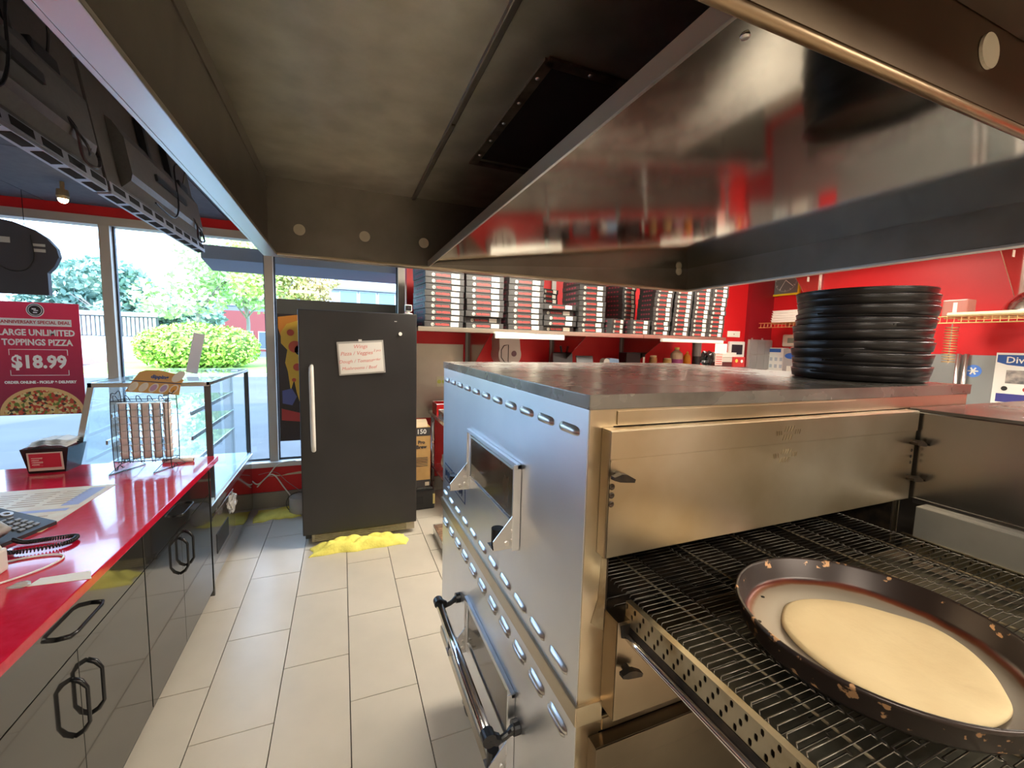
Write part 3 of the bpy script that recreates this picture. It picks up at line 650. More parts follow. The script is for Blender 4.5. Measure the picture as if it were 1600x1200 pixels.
tag(obj('dough', b, mat('raw_dough', (.74, .57, .32), .75, col2=(.68, .50, .27), scale=9, bump=.25, bscale=35, lo=.4, hi=.8), smooth=True), 'flat pale raw pizza dough lying in the blackened pan', 'dough')
b = BM(); bmesh.ops.create_icosphere(b, subdivisions=2, radius=1, matrix=Matrix.Translation((1.0, .283, pz+.004)) @ Matrix.Diagonal((.005, .007, .002, 1)))
tag(obj('dough_crumb', b, mat('crumb', (.8, .62, .38), .8)), 'tiny dough crumb in the pan at the right of the dough', 'crumb')

# ------------------------------------------------------------------ stack of black pans on the lid
pm = mat('stacked_pan_black', (.016, .014, .014), .32, .4, col2=(.03, .026, .025), scale=12)
sxp, syp = 1.575, .865; R_ = .178; npan = 15
t = thing('round_pan', 'black round pan, bottom one of the tall stack on the oven lid', 'pan', (sxp, syp, 1.530), 0, 'stacked black pizza pans')
b = BM(); lathe(b, [(0, .0015), (R_-.014, .0015), (R_-.006, .006), (R_-.002, .027), (R_, .029), (R_+.001, .027), (R_-.003, .004), (R_-.012, 0), (0, 0)], 64); obj('pan_body', b, pm, t, local=True, smooth=True)
b = BM(); ring = [((R_)*math.cos(2*PI*k/64), (R_)*math.sin(2*PI*k/64), .0285) for k in range(64)]; tube(b, ring, .0022, 6, closed=True); obj('rolled_rim', b, mat('pan_rim_worn', (.10, .095, .10), .25, .8), t, local=True, smooth=True)
rr = random.Random(12)
for k in range(1, npan):
    tilt = Euler((rr.uniform(-.024, .024), rr.uniform(-.024, .024), rr.uniform(0, 6)))
    q = dup(t, (sxp+rr.uniform(-.006, .006), syp+rr.uniform(-.006, .006), 1.530+k*.0178), label='black round pan, %s from the bottom of the tall stack on the oven lid' % ORD[k] if k < npan-1 else 'black round pan on top of the tall stack on the oven lid', rot=tilt)
q.rotation_euler = (.0, -.012, 0); WM[q.name] = Matrix.Identity(4)
b = BM()
for i in range(-8, 9):
    for j in range(-8, 9):
        x, y = i*.019+(j % 2)*.0095, j*.0165
        if x*x+y*y < .148**2: cyl(b, (x, y, .0016), (x, y, .0022), .0045, 6)
o = obj('perforations', b, mat('perforation_bright', (.5, .42, .32), .4, .8), q, local=True)

# ================================================================== COUNTER
cx = -.76; CTZ = .853
t = thing('counter_cabinet', 'glossy black base cabinets under the red counter', 'cabinet', (-1.2, 1.6, 0))
gloss = mat('glossy_black_door', (.022, .021, .020), .07, 0, spec=.9, coat=.5)
b = BM(); box(b, -1.70, cx-.02, .0, 3.0, .0, CTZ-.033); obj('carcass', b, mat('cabinet_black', (.02, .02, .02), .4), t)
b = BM(); box(b, cx-.02, cx+.004, 2.985, 3.003, .0, CTZ-.034); obj('end_panel', b, gloss, t)
def handle(y, z, horiz, par):
    b = BM(); h = .092; p = .036; q = .026
    if horiz: pts = [(cx+.001, y-h, z), (cx+p*.8, y-h+.006, z), (cx+p, y-h+q, z), (cx+p, y+h-q, z), (cx+p*.8, y+h-.006, z), (cx+.001, y+h, z)]
    else: pts = [(cx+.001, y, z-h), (cx+p*.6, y, z-h+.012), (cx+p, y, z-h+q+.01), (cx+p, y, z+h-q-.01), (cx+p*.6, y, z+h-.012), (cx+.001, y, z+h)]
    tube(b, pts, [.007, .0075, .0055, .0055, .0075, .007], 8); return obj('handle', b, mat('handle_black', (.012, .012, .013), .25), par, smooth=True)
for (y0, y1) in ((.165, 1.115), (1.12, 2.067), (2.073, 2.98)):
    ym = (y0+y1)/2; ym = {1.12: 1.596, 2.073: 2.49}.get(y0, ym)
    b = BM(); box(b, cx-.019, cx, y0+.0015, y1-.0015, .660, CTZ-.036, .001); d = obj('drawer', b, gloss, t); handle(ym, .752, True, d)
    for (a, c_, hy) in ((y0, ym, ym-.042), (ym, y1, ym+.042)):
        b = BM(); box(b, cx-.019, cx, a+.0015, c_-.0015, .045, .656, .001); d = obj('door', b, gloss, t); handle(hy, .50 if y0 < 2 else .53, False, d)
b = BM(); box(b, cx-.05, cx-.021, .0, 2.98, 0, .044); obj('plinth', b, blackpl, t)
redtop = mat('red_laminate', (.60, .004, .03), .13, 0, col2=(.66, .012, .05), scale=30, rvar=.03, coat=.3)
b = BM(); box(b, -1.75, -.742, .0, 3.14, CTZ-.033, CTZ, .003); tag(obj('countertop', b, redtop), 'glossy red laminate countertop over the black cabinets', 'countertop')

# ------------------------------------------------------------------ glass display case
t = thing('display_case', 'glass display case with stainless frame between red counter and window', 'display case', (-1.1, 3.7, 0))
X0, X1, Y0, Y1 = -1.45, -.775, 3.02, 4.34
fs = mat('case_steel', (.60, .60, .60), .25, 1)
b = BM(); box(b, X0, X1, Y0, Y1, .05, .50, .002); obj('base', b, mat('case_base_steel', (.42, .38, .33), .09, 1, rvar=.02, col2=(.46, .42, .37), scale=3), t)
b = BM(); box(b, X1-.001, X1+.006, Y0, Y1, .50, .56, .002); box(b, X1+.006, X1+.012, Y0, Y1, .545, .56, .002); box(b, X0, X0+.03, Y0, Y1, .5, .56); obj('rail', b, fs, t)
b = BM(); box(b, X0+.03, X1-.002, Y0, Y1, .501, .575); obj('deck', b, mat('case_deck', (.62, .78, .86), .15), t)
b = BM(); box(b, X1-.002, X1+.003, Y0+.02, Y0+.62, .16, .47, .001); dd = obj('door', b, mat('case_door_steel', (.30, .27, .24), .12, .8), t)
b = BM(); box(b, X1+.0035, X1+.006, Y0+.12, Y0+.42, .20, .33); obj('grille', b, blackpl, dd)
for y in (3.155, Y1-.02):
    b = BM(); box(b, X1-.032, X1, y, y+.022, .56, 1.318, .001)
    obj('post', b, mat('case_post_dark', (.10, .10, .10), .35, .5), t)
b = BM(); prism(b, [(X0-.008, .86), (X0+.022, .86), (-1.335, 1.318), (-1.365, 1.318)], 'y', 3.155, 3.175); obj('post', b, fs, t); b = BM(); prism(b, [(X0-.008, .56), (X0+.022, .56), (-1.335, 1.318), (-1.365, 1.318)], 'y', Y1-.02, Y1); obj('post', b, fs, t)
b = BM(); box(b, -1.365, X1, 3.15, 3.168, 1.30, 1.325); box(b, X1-.016, X1+.001, 3.15, Y1, 1.306, 1.325); box(b, -1.365, X1, Y1-.018, Y1, 1.30, 1.325); box(b, -1.365, -1.347, 3.15, Y1, 1.30, 1.325); obj('top_frame', b, fs, t)
b = BM(); box(b, -1.36, X1-.002, 3.152, Y1-.002, 1.326, 1.334); obj('top_glass', b, caseglass, t)
b = BM(); prism(b, [(X0+.01, .86), (X1-.034, .86), (X1-.034, 1.30), (-1.345, 1.30)], 'y', 3.160, 3.166); obj('end_glass', b, caseglass, t)
b = BM(); box(b, X1-.010, X1-.005, 3.18, 3.78, .575, 1.30); obj('sliding_glass', b, caseglass, t)
b = BM(); box(b, X1-.020, X1-.015, 3.72, Y1-.03, .575, 1.30); obj('sliding_glass', b, caseglass, t)
b = BM(); box(b, X1-.004, X1+.003, Y1-.035, Y1-.022, .60, 1.30); obj('gasket_strip', b, blackpl, t)
b = BM(); prism(b, [(X0, .575), (X0+.006, .575), (-1.352, 1.30), (-1.358, 1.30)], 'y', 3.18, Y1-.03); obj('front_glass', b, caseglass, t)
for z, xa in ((.80, X0+.11), (.96, X0+.14), (1.12, X0+.17)):
    b = BM(); box(b, xa, X1-.12, 3.20, Y1-.04, z, z+.006); sh = obj('shelf_glass', b, caseglass, t)
    b = BM(); box(b, X1-.122, X1-.112, 3.20, Y1-.04, z-.012, z+.014); box(b, xa-.01, xa, 3.20, Y1-.04, z-.012, z+.014); obj('shelf_edge', b, fs, sh)
# crumpled clear wrap caught on the case
b = BM(); rr = random.Random(2); bmesh.ops.create_icosphere(b, subdivisions=3, radius=.075)
for v in b.verts: v.co = Vector((v.co.x*.28, v.co.y*1.3, v.co.z*.8))*(1+rr.uniform(-.28, .28))
xf(b, Matrix.Translation((X1+.035, 3.42, .44)))
tag(obj('plastic_wrap', b, mat('clear_wrap', (.75, .72, .68), .12, 0, trans=.55)), 'crumpled clear plastic wrap on the lower front of the display case', 'plastic wrap')
# small sign standing on the case
t = thing('sign_holder', 'small leaning white sign card standing on top of the display case', 'sign', (-1.03, 3.75, 1.334))
b = BM(); box(b, -.045, .045, -.03, .03, 0, .004); obj('foot', b, caseglass, t, local=True)
b = BM(); box(b, -.035, .035, -.002, .002, .004, .30); xf(b, Matrix.Rotation(.20, 4, 'Y')); obj('card', b, mat('sign_white', (.82, .80, .88), .4), t, local=True)
# door handle / latch things on the counter
# ------------------------------------------------------------------ napkin box
t = thing('napkin_box', 'black napkin box with a red label at the back of the counter', 'napkin box', (-1.493, 3.06, CTZ))
b = BM(); lo = [(-.078, -.06), (.078, -.06), (.092, .075), (-.092, .075)]
def frus(b, lo, hi, z0, z1, bottom=True, top=True):
    A = [b.verts.new((x, y, z0)) for x, y in lo]; Bv = [b.verts.new((x, y, z1)) for x, y in hi]; n = len(lo)
    for k in range(n): b.faces.new([A[k], A[(k+1) % n], Bv[(k+1) % n], Bv[k]])
    if bottom: b.faces.new(A)
    if top: b.faces.new(Bv)
frus(b, [(-.075, -.055), (.075, -.055), (.085, .07), (-.085, .07)], [(-.098, -.068), (.098, -.068), (.11, .085), (-.11, .085)], 0, .135)
obj('body', b, mat('napkin_box_black', (.015, .015, .017), .2), t, local=True)
M = face_m((0, -.0632, .066), (1, 0, 0), (0, -.0963, 1))
b = BM(); box(b, -.072, .072, -.052, .050, .0, .0018); xf(b, M); lb = obj('label_frame', b, mat('pale_frame', (.72, .62, .56), .4), t, local=True)
b = BM(); box(b, -.064, .064, -.036, .044, .0019, .0026); xf(b, M); obj('label', b, mat('label_red', (.62, .03, .07), .45), lb, local=True)
for k in range(5): textobj('- - - - - -' if k else 'menu and online order', .011 if k else .013, M @ Vector((-.030 if k else 0, .026-.012*k, .0028)), (1, 0, 0), (0, -.0963, 1), paper, lb, local=True) if k else None
b = BM()
for k in range(4): box(b, -.055, -.055+(.03 if k % 2 else .045), .018-.012*k, .021-.012*k, .0027, .0031)
xf(b, M); obj('label_print', b, paper, lb, local=True)
b = BM()
N = 8
for i in range(4):
    vs = []
    for u in range(N+1):
        f = u/N; x = -.085+.17*f; vs.append((x, .0+.018*i, .140+.006*i+.012*math.sin(f*PI)+.003*math.sin(f*17+i)))
    a = [b.verts.new((p[0], p[1]-.055, p[2])) for p in vs]; c_ = [b.verts.new((p[0], p[1]+.05, p[2]+.004)) for p in vs]
    for u in range(N): b.faces.new([a[u], a[u+1], c_[u+1], c_[u]])
obj('napkins', b, paper, t, local=True)
# ------------------------------------------------------------------ dip rack with cups
t = thing('wire_rack', 'black wire rack holding columns of dip cups on the red counter', 'rack', (-1.03, 2.93, CTZ), math.radians(-6))
wr = mat('rack_wire', (.02, .02, .025), .35, .4)
b = BM(); rr_ = .0022
for x in (-.132, .132):
    tube(b, curve([(x, .05, .035), (x, .05, .41), (x, .0, .43), (x, -.045, .40), (x, -.045, .035), (x, .0, .03)], 4, True), rr_, 6)
for z in (.06, .395): tube(b, [(-.132, -.045, z), (.132, -.045, z), (.132, .05, z), (-.132, .05, z)], rr_, 6, closed=True)
for x in (-.10, .10): tube(b, [(x-.03, -.10, .003), (x+.04, .10, .003), (x+.02, .05, .05), (x, -.045, .05)], rr_, 6, closed=True)
obj('frame', b, wr, t, local=True)
for c_ in range(5):
    x = -.104+.052*c_; b = BM()
    tube(b, curve([(x-.009, -.047, .38), (x-.009, -.047, .08), (x, -.047, .065), (x+.009, -.047, .08), (x+.009, -.047, .38)], 3), .0018, 5)
    tube(b, curve([(x-.012, -.047, .395), (x-.006, -.062, .425), (x+.006, -.062, .425), (x+.012, -.047, .395)], 3), .0018, 5); obj('front_loop', b, wr, t, local=True)
    b = BM(); box(b, x-.020, x+.020, -.02, .04, .066, .0665); obj('cup_rest', b, wr, t, local=True)
cupw = mat('dip_cup_white', (.90, .88, .86), .35)
base_cup = None; cols = ['leftmost', 'second', 'middle', 'fourth', 'rightmost']
for c_ in range(5):
    for k in range(8):
        x = -.104+.052*c_; p = Matrix.Rotation(math.radians(-6), 4, 'Z') @ Vector((x, .003, .067+k*.0395)); p = (p.x-1.03, p.y+2.93, p.z+CTZ)
        lab = 'small white dip cup in the black rack, %s column, %s from the bottom' % (cols[c_], ORD[k] if k else 'first')
        if base_cup is None:
            base_cup = thing('dip_cup', lab, 'cup', p, 0, 'dip cups in the wire rack')
            b = BM(); lathe(b, [(0, 0), (.0165, 0), (.0205, .032), (.0205, .034)], 16); obj('tub', b, cupw, base_cup, local=True, smooth=True)
            b = BM(); lathe(b, [(.0235, .033), (.0240, .035), (.0235, .0375), (0, .0380)], 16); obj('lid', b, mat('dip_lid', (.94, .92, .90), .3), base_cup, local=True, smooth=True)
        else: q = dup(base_cup, p, label=lab)
        if c_ == 4 and k == 7: last_cup = q
t = thing('header_card', 'tan display card with oval pictures above the black dip rack', 'card', (-1.0, 2.955, CTZ+.43), math.radians(-6))
cardm = mat('tan_card', (.78, .48, .18), .55); R15 = Matrix.Rotation(math.radians(-24), 4, 'X') @ Matrix.Rotation(math.radians(5), 4, 'Y')
pl = [(-.13, 0), (.13, 0), (.125, .065), (.135, .09), (.085, .125), (0, .14), (-.06, .135), (-.09, .12), (-.105, .08)]
b = BM(); prism(b, pl, 'y', 0, .003); xf(b, R15); obj('board', b, cardm, t, local=True)
for k, c_ in enumerate(((.85, .78, .66), (.85, .80, .74), (.62, .40, .62), (.55, .40, .66), (.80, .42, .10))):
    b = BM(); lathe(b, [(0, 0), (.022, 0), (.022, .0015), (0, .0015)], 20); xf(b, R15 @ Matrix.Translation((-.098+.049*k, -.0002, .032)) @ Matrix.Rotation(.45, 4, 'Y') @ Matrix.Rotation(PI/2, 4, 'X') @ Matrix.Diagonal((.85, 1.35, 1, 1))); ov = obj('oval_print', b, paper, t, local=True)
    b = BM(); lathe(b, [(0, 0), (.016, 0), (.016, .0008), (0, .0008)], 20); xf(b, R15 @ Matrix.Translation((-.098+.049*k, -.0018, .032)) @ Matrix.Rotation(.45, 4, 'Y') @ Matrix.Rotation(PI/2, 4, 'X') @ Matrix.Diagonal((.85, 1.35, 1, 1))); obj('picture', b, mat('oval_%d' % k, c_, .5), ov, local=True)
b = BM(); lathe(b, [(0, 0), (.026, 0), (.026, .0015), (0, .0015)], 24); xf(b, R15 @ Matrix.Translation((.105, -.0008, .108)) @ Matrix.Rotation(.6, 4, 'Y') @ Matrix.Rotation(PI/2, 4, 'X') @ Matrix.Diagonal((.9, 1.5, 1, 1))); obj('white_oval', b, paper, t, local=True)
b = BM(); box(b, -.125, .13, -.0015, -.0003, .064, .069); xf(b, R15); obj('blue_line', b, mat('dark_blue_print', (.05, .06, .15), .5), t, local=True)
b = text('dipping', .030, bold=.001); xf(b, R15 @ face_m((.015, -.0015, .098), (1, 0, 0), (0, 0, 1))); obj('lettering', b, blueink, t, local=True)
# rolled paper
t = thing('paper_roll', 'thin rolled paper lying on the red counter beside the dip rack', 'roll', (-.90, 3.04, CTZ))
b = BM(); cyl(b, (-1.0, 3.05, CTZ+.0135), (-.845, 3.035, CTZ+.0135), .013, 16); obj('sheet', b, paper, t, smooth=True)
b = BM(); cyl(b, (-.8455, 3.035, CTZ+.0135), (-.8435, 3.035, CTZ+.0135), .006, 12); obj('core', b, dark, t)
# menu flyer on the counter
t = thing('menu_sheet', 'large printed menu sheet lying on the red counter behind the phone', 'paper', (-1.35, 2.38, CTZ))
fl = [(-1.072, 2.672), (-1.62, 2.70), (-1.62, 2.06), (-1.075, 2.10)]
b = BM(); prism(b, fl, 'z', CTZ+.0004, CTZ+.0014); obj('sheet', b, mat('menu_cream', (.80, .72, .52), .45, col2=(.74, .58, .36), scale=14), t)
b = BM(); prism(b, [(-1.10, 2.64), (-1.16, 2.645), (-1.16, 2.40), (-1.10, 2.40)], 'z', CTZ+.0015, CTZ+.0018); prism(b, [(-1.11, 2.36), (-1.60, 2.38), (-1.60, 2.35), (-1.11, 2.33)], 'z', CTZ+.0015, CTZ+.0018); obj('blue_print', b, mat('menu_blue', (.35, .38, .62), .5), t)
b = BM()
for k in range(7):
    for j in range(4): box(b, -1.58+.115*j, -1.49+.115*j, 2.43+.03*k, 2.437+.03*k, CTZ+.0015, CTZ+.0018)
    for j in range(4): box(b, -1.58+.115*j, -1.49+.115*j, 2.11+.028*k, 2.117+.028*k, CTZ+.0015, CTZ+.0018)
obj('text_lines', b, mat('menu_brown', (.40, .24, .12), .6), t)
# telephone
t = thing('telephone', 'black desk telephone with grey buttons on the red counter', 'telephone', (-1.20, 2.11, CTZ), math.radians(72))
phm = mat('phone_dark', (.035, .038, .045), .35)
b = BM(); prism(b, [(-.11, 0), (.11, 0), (.11, .060), (.095, .068), (-.11, .014)], 'x', -.10, .10); obj('base', b, phm, t, local=True)
slope = Vector((0, .205, .054)).normalized()
def onp(u, v, h=0): o = Vector((u, -.11, .014))+slope*v; return o+Vector((0, -slope.z, slope.y))*h
for r_ in range(4):
    for c_ in range(3):
        b = BM(); box(b, -.0095, .0095, -.006, .006, 0, .004, .001); xf(b, face_m(onp(.0+.026*c_, .030+.022*r_, .0003), (1, 0, 0), slope)); obj('button', b, mat('phone_button', (.30, .32, .35), .4), t, local=True)
for c_ in range(3):
    b = BM(); box(b, -.0095, .0095, -.004, .004, 0, .003, .001); xf(b, face_m(onp(.0+.026*c_, .122, .0003), (1, 0, 0), slope)); obj('button', b, mat('phone_button', (.3, .3, .3), .4), t, local=True)
b = BM(); lathe(b, [(.009, 0), (.018, 0), (.018, .004), (.009, .004), (.009, 0)], 20); xf(b, face_m(onp(.07, .155, .0003), (1, 0, 0), slope)); obj('ring_button', b, mat('phone_silver', (.65, .65, .66), .3, .6), t, local=True)
b = BM(); box(b, -.045, .045, -.022, .022, 0, .003); xf(b, face_m(onp(-.01, .175, .0003), (1, 0, 0), slope)); obj('screen', b, mat('phone_screen', (.10, .16, .22), .15), t, local=True)
b = BM(); box(b, .055, .069, .095, .106, .065, .16, .002); obj('antenna', b, blackpl, t, local=True)
b = BM(); tube(b, curve([(-.075, -.10, .045), (-.075, -.05, .075), (-.075, .05, .085), (-.075, .09, .105)], 4), [.024]*4+[.017]*5+[.024]*4, 10); obj('handset', b, mat('handset_grey', (.42, .40, .38), .35), t, local=True, smooth=True)
pts = []
pathc = curve([(-1.13, 1.93, CTZ+.012), (-1.03, 1.90, CTZ+.012), (-.93, 1.93, CTZ+.012), (-.925, 1.99, CTZ+.012), (-1.0, 1.99, CTZ+.012), (-1.06, 1.985, CTZ+.012), (-1.10, 2.0, CTZ+.02)], 90)
for i, p in enumerate(pathc):
    d = (pathc[min(i+1, len(pathc)-1)]-pathc[max(i-1, 0)]).normalized(); u = d.cross(Vector((0, 0, 1))).normalized(); a = i*.9
    pts.append(p+u*.0065*math.cos(a)+Vector((0, 0, .0065*math.sin(a))))
b = BM(); tube(b, pts, .0022, 4); tag(obj('coiled_cord', b, blackpl, smooth=True), 'black coiled phone cord looping on the red counter in front of the telephone', 'cord')
# receipt printer (its corner shows at the left edge)
t = thing('receipt_printer', 'white receipt printer at the left edge in front of the telephone', 'printer', (-1.10, 1.68, CTZ))
b = BM(); box(b, -1.19, -1.005, 1.58, 1.80, CTZ, CTZ+.075, .008); obj('body', b, white, t)
b = BM(); prism(b, [(1.59, CTZ+.076), (1.79, CTZ+.076), (1.77, CTZ+.11), (1.62, CTZ+.10)], 'x', -1.18, -1.012); obj('cover', b, white, t)
b = BM(); box(b, -1.17, -1.02, 1.60, 1.606, CTZ+.09, CTZ+.15); obj('paper_slip', b, paper, t)
b = BM(); tube(b, curve([(-1.004, 1.66, CTZ+.012), (-.97, 1.69, CTZ+.004), (-.91, 1.75, CTZ+.004), (-.885, 1.82, CTZ+.004), (-.92, 1.86, CTZ+.004), (-1.0, 1.86, CTZ+.004), (-1.08, 1.83, CTZ+.004)], 8), .0032, 6); tag(obj('cable', b, white, smooth=True), 'white cable looping on the red counter beside the receipt printer', 'cable')
b = BM(); prism(b, [(-.762, 1.700), (-.735, 1.642), (-.888, 1.650), (-.880, 1.695)], 'z', CTZ+.0004, CTZ+.0012); tag(obj('paper_strip', b, paper), 'white paper strip at the front edge of the red counter', 'paper')
b = BM(); rr = random.Random(6); bmesh.ops.create_icosphere(b, subdivisions=2, radius=.018)
for v in b.verts: v.co = Vector((v.co.x*1.4, v.co.y, v.co.z*.3))*(1+rr.uniform(-.3, .3))
xf(b, Matrix.Translation((-.905, 1.655, CTZ+.007))); tag(obj('wrapper', b, mat('clear_wrap', (.8, .8, .8), .1)), 'small crumpled clear wrapper beside the white paper strip', 'wrapper')

# ================================================================== WINDOW ITEMS
t = thing('poster', 'red pizza offer poster with big white price in the left window', 'poster', (-2.175, YW-.06, .965))
PM = mat('poster_red', (.70, .03, .08), .5)
nt = PM.node_tree; n = nt.nodes; l = nt.links; tc = n.new('ShaderNodeTexCoord'); sx = n.new('ShaderNodeSeparateXYZ'); l.new(tc.outputs['Object'], sx.inputs[0]); mr = n.new('ShaderNodeMapRange'); mr.inputs['From Max'].default_value = .86; l.new(sx.outputs[2], mr.inputs['Value']); rp = n.new('ShaderNodeValToRGB'); rp.color_ramp.elements[0].color = (.24, .02, .06, 1); rp.color_ramp.elements[1].color = (.98, .05, .13, 1); e = rp.color_ramp.elements.new(.5); e.color = (.52, .03, .09, 1); l.new(mr.outputs['Result'], rp.inputs['Fac']); l.new(rp.outputs['Color'], n['Principled BSDF'].inputs['Base Color'])  # printed red gradient, its top also brightened in colour for window backlight
yp = YW-.056
b = BM(); box(b, -2.43, -1.92, yp, yp+.004, .965, 1.835); obj('sheet', b, PM, t)
pw = mat('poster_white', (.95, .93, .92), .5)
def ptx(s_, size, x, z, m=pw, bold=.0, sx=1): return textobj(s_, size, (x, yp-.001, z), (1, 0, 0), (0, 0, 1), m, t, bold=bold, sx=sx)
xc = -2.175
b = BM(); lathe(b, [(0, 0), (.052, 0), (.052, .001), (0, .001)], 32); xf(b, face_m((xc, yp-.001, 1.775), (1, 0, 0), (0, 0, 1))); lg = obj('round_logo', b, pw, t)
b = BM(); lathe(b, [(0, 0), (.046, 0), (.046, .001), (0, .001)], 32); xf(b, face_m((xc, yp-.0022, 1.775), (1, 0, 0), (0, 0, 1))); obj('logo_field', b, mat('logo_black', (.03, .02, .02), .5), lg)
b = BM(); box(b, -.018, .006, .005, .014, 0, .0008); box(b, -.008, .018, -.006, .002, 0, .0008); lathe(b, [(.036, 0), (.040, 0), (.040, .0008), (.036, .0008)], 28); box(b, -.012, .012, -.022, -.014, 0, .0008); xf(b, face_m((xc, yp-.0036, 1.775), (1, 0, 0), (0, 0, 1))); obj('logo_mark', b, pw, lg)
b = BM(); box(b, xc-.205, xc+.205, yp-.0015, yp-.0003, 1.655, 1.710); obj('banner', b, pw, t)
textobj('ANNIVERSARY SPECIAL DEAL', .0345, (xc, yp-.003, 1.682), (1, 0, 0), (0, 0, 1), PM if False else mat('banner_red_text', (.6, .05, .08), .5), t, bold=.0006, sx=.88)
ptx('LARGE UNLIMITED', .066, xc, 1.602, bold=.0022, sx=.80); ptx('TOPPINGS PIZZA', .066, xc, 1.527, bold=.0022, sx=.80); ptx('$18.99', .135, xc+.0, 1.375, bold=.005, sx=.86)
b = BM()
for sg in (-1, 1):
    box(b, xc+sg*.168-.002, xc+sg*.168+.002, yp-.0015, yp-.0003, 1.43, 1.475); box(b, xc+sg*.168-.002, xc+sg*.168+.002, yp-.0015, yp-.0003, 1.275, 1.315)
box(b, xc-.17, xc+.17, yp-.0015, yp-.0003, 1.472, 1.476); box(b, xc-.17, xc+.17, yp-.0015, yp-.0003, 1.273, 1.277); obj('price_frame', b, pw, t)
ptx('ORDER ONLINE - PICKUP & DELIVERY', .028, xc, 1.220, bold=.0016, sx=.88)
b = BM(); P = [(xc+.25*math.cos(a), .968+.215*math.sin(a)) for a in [PI*k/24 for k in range(25)]]; prism(b, P, 'y', yp-.0012, yp-.0003); pz_ = obj('pizza_picture', b, mat('pizza_crust', (.80, .50, .22), .6), t)
b = BM(); P = [(xc+.225*math.cos(a), .9685+.190*math.sin(a)) for a in [PI*k/24 for k in range(25)]]; prism(b, P, 'y', yp-.0020, yp-.0013)
tm = bpy.data.materials.new('pizza_toppings'); tm.use_nodes = True; n = tm.node_tree.nodes; l = tm.node_tree.links; tc = n.new('ShaderNodeTexCoord'); vo = n.new('ShaderNodeTexVoronoi'); vo.inputs['Scale'].default_value = 55; l.new(tc.outputs['Object'], vo.inputs['Vector']); sc = n.new('ShaderNodeSeparateColor'); l.new(vo.outputs['Color'], sc.inputs[0]); rp = n.new('ShaderNodeValToRGB'); rp.color_ramp.interpolation = 'CONSTANT'; l.new(sc.outputs[0], rp.inputs['Fac']); e = rp.color_ramp.elements; e[0].color = (.72, .45, .16, 1); e[1].position = .85; e[1].color = (.08, .05, .03, 1)
for p_, c_ in ((.22, (.55, .06, .03, 1)), (.42, (.80, .62, .30, 1)), (.58, (.16, .22, .04, 1)), (.7, (.62, .10, .05, 1))):
    q = e.new(p_); q.color = c_
l.new(rp.outputs['Color'], n['Principled BSDF'].inputs['Base Color']); n['Principled BSDF'].inputs['Roughness'].default_value = .6
obj('pizza_topping_picture', b, tm, pz_)
# hanging dark sign board, seen from behind
t = thing('hanging_sign', 'dark mushroom shaped sign board hanging in the left window, back side', 'sign', (-2.40, 4.2, 1.80))
ys = 4.2; sc_ = ys/4.4
P = [(-1.985, 1.88), (-1.985, 2.04), (-1.945, 2.09), (-1.915, 2.16), (-1.925, 2.22), (-1.975, 2.29), (-2.05, 2.345), (-2.15, 2.385), (-2.30, 2.41), (-2.45, 2.41), (-2.60, 2.385), (-2.72, 2.34), (-2.80, 2.28), (-2.84, 2.20), (-2.83, 2.12), (-2.77, 2.05), (-2.76, 1.88)]
P = [(x+.0, z) for x, z in P]
b = BM(); prism(b, P, 'y', ys-.02, ys+.02); obj('board', b, mat('sign_back_dark', (.06, .06, .075), .6), t)
for (x0, x1, z0, z1) in ((-2.27, -2.17, 2.235, 2.275), (-2.055, -1.985, 2.225, 2.243), (-2.05, -1.985, 2.185, 2.207)):
    b = BM(); box(b, x0, x1, ys-.022, ys-.0205, z0, z1); obj('sticker', b, mat('grey_sticker', (.55, .55, .52), .6), t)
b = BM(); tube(b, curve([(-2.06, ys-.024, 2.30), (-2.05, ys-.026, 2.15), (-2.09, ys-.026, 2.06), (-2.17, ys-.026, 2.04), (-2.26, ys-.026, 2.09)], 6), .003, 6); obj('wire', b, blackpl, t)
b = BM(); cyl(b, (-2.1, ys, 2.37), (-2.1, ys, ZC-.007), .002, 5); cyl(b, (-2.65, ys, 2.37), (-2.65, ys, ZC-.007), .002, 5); obj('hanging_wire', b, wr, t)
# printed window banner behind the fridge
t = thing('window_banner', 'dark window banner with orange melting pizza art behind the black fridge', 'banner', (0, YW-.02, .64))
yb = YW-.034
b = BM(); box(b, -.55, .51, yb, yb+.003, .64, 1.965); obj('sheet', b, mat('banner_black', (.03, .02, .025), .4), t)
b = BM(); box(b, -.55, .51, yb-.0012, yb-.0002, 1.83, 1.965); obj('top_band', b, mat('banner_grey', (.10, .10, .09), .4), t)
art = [((.85, .30, .03), [(-.54, 1.80), (-.36, 1.83), (-.1, 1.82), (.1, 1.7), (.1, 1.60), (-.52, 1.62), (-.54, 1.70)]),
       ((.92, .55, .05), [(-.52, 1.66), (-.47, 1.74), (-.36, 1.78), (-.2, 1.77), (-.2, 1.2), (-.34, 1.10), (-.37, .98), (-.40, 1.10), (-.42, 1.22), (-.45, 1.12), (-.47, 1.30), (-.49, 1.38), (-.47, 1.50), (-.52, 1.56)]),
       ((.55, .04, .04), [(-.53, .95), (-.36, .90), (-.2, .92), (-.2, .80), (-.53, .84)]),
       ((.10, .12, .35), [(-.52, 1.12), (-.44, 1.14), (-.40, 1.06), (-.44, .98), (-.52, 1.0)])]
for k, (c_, P) in enumerate(art):
    b = BM(); prism(b, P, 'y', yb-.003-.001*k, yb-.002-.001*k); obj('art_shape', b, mat('banner_art_%d' % k, c_, .4), t)
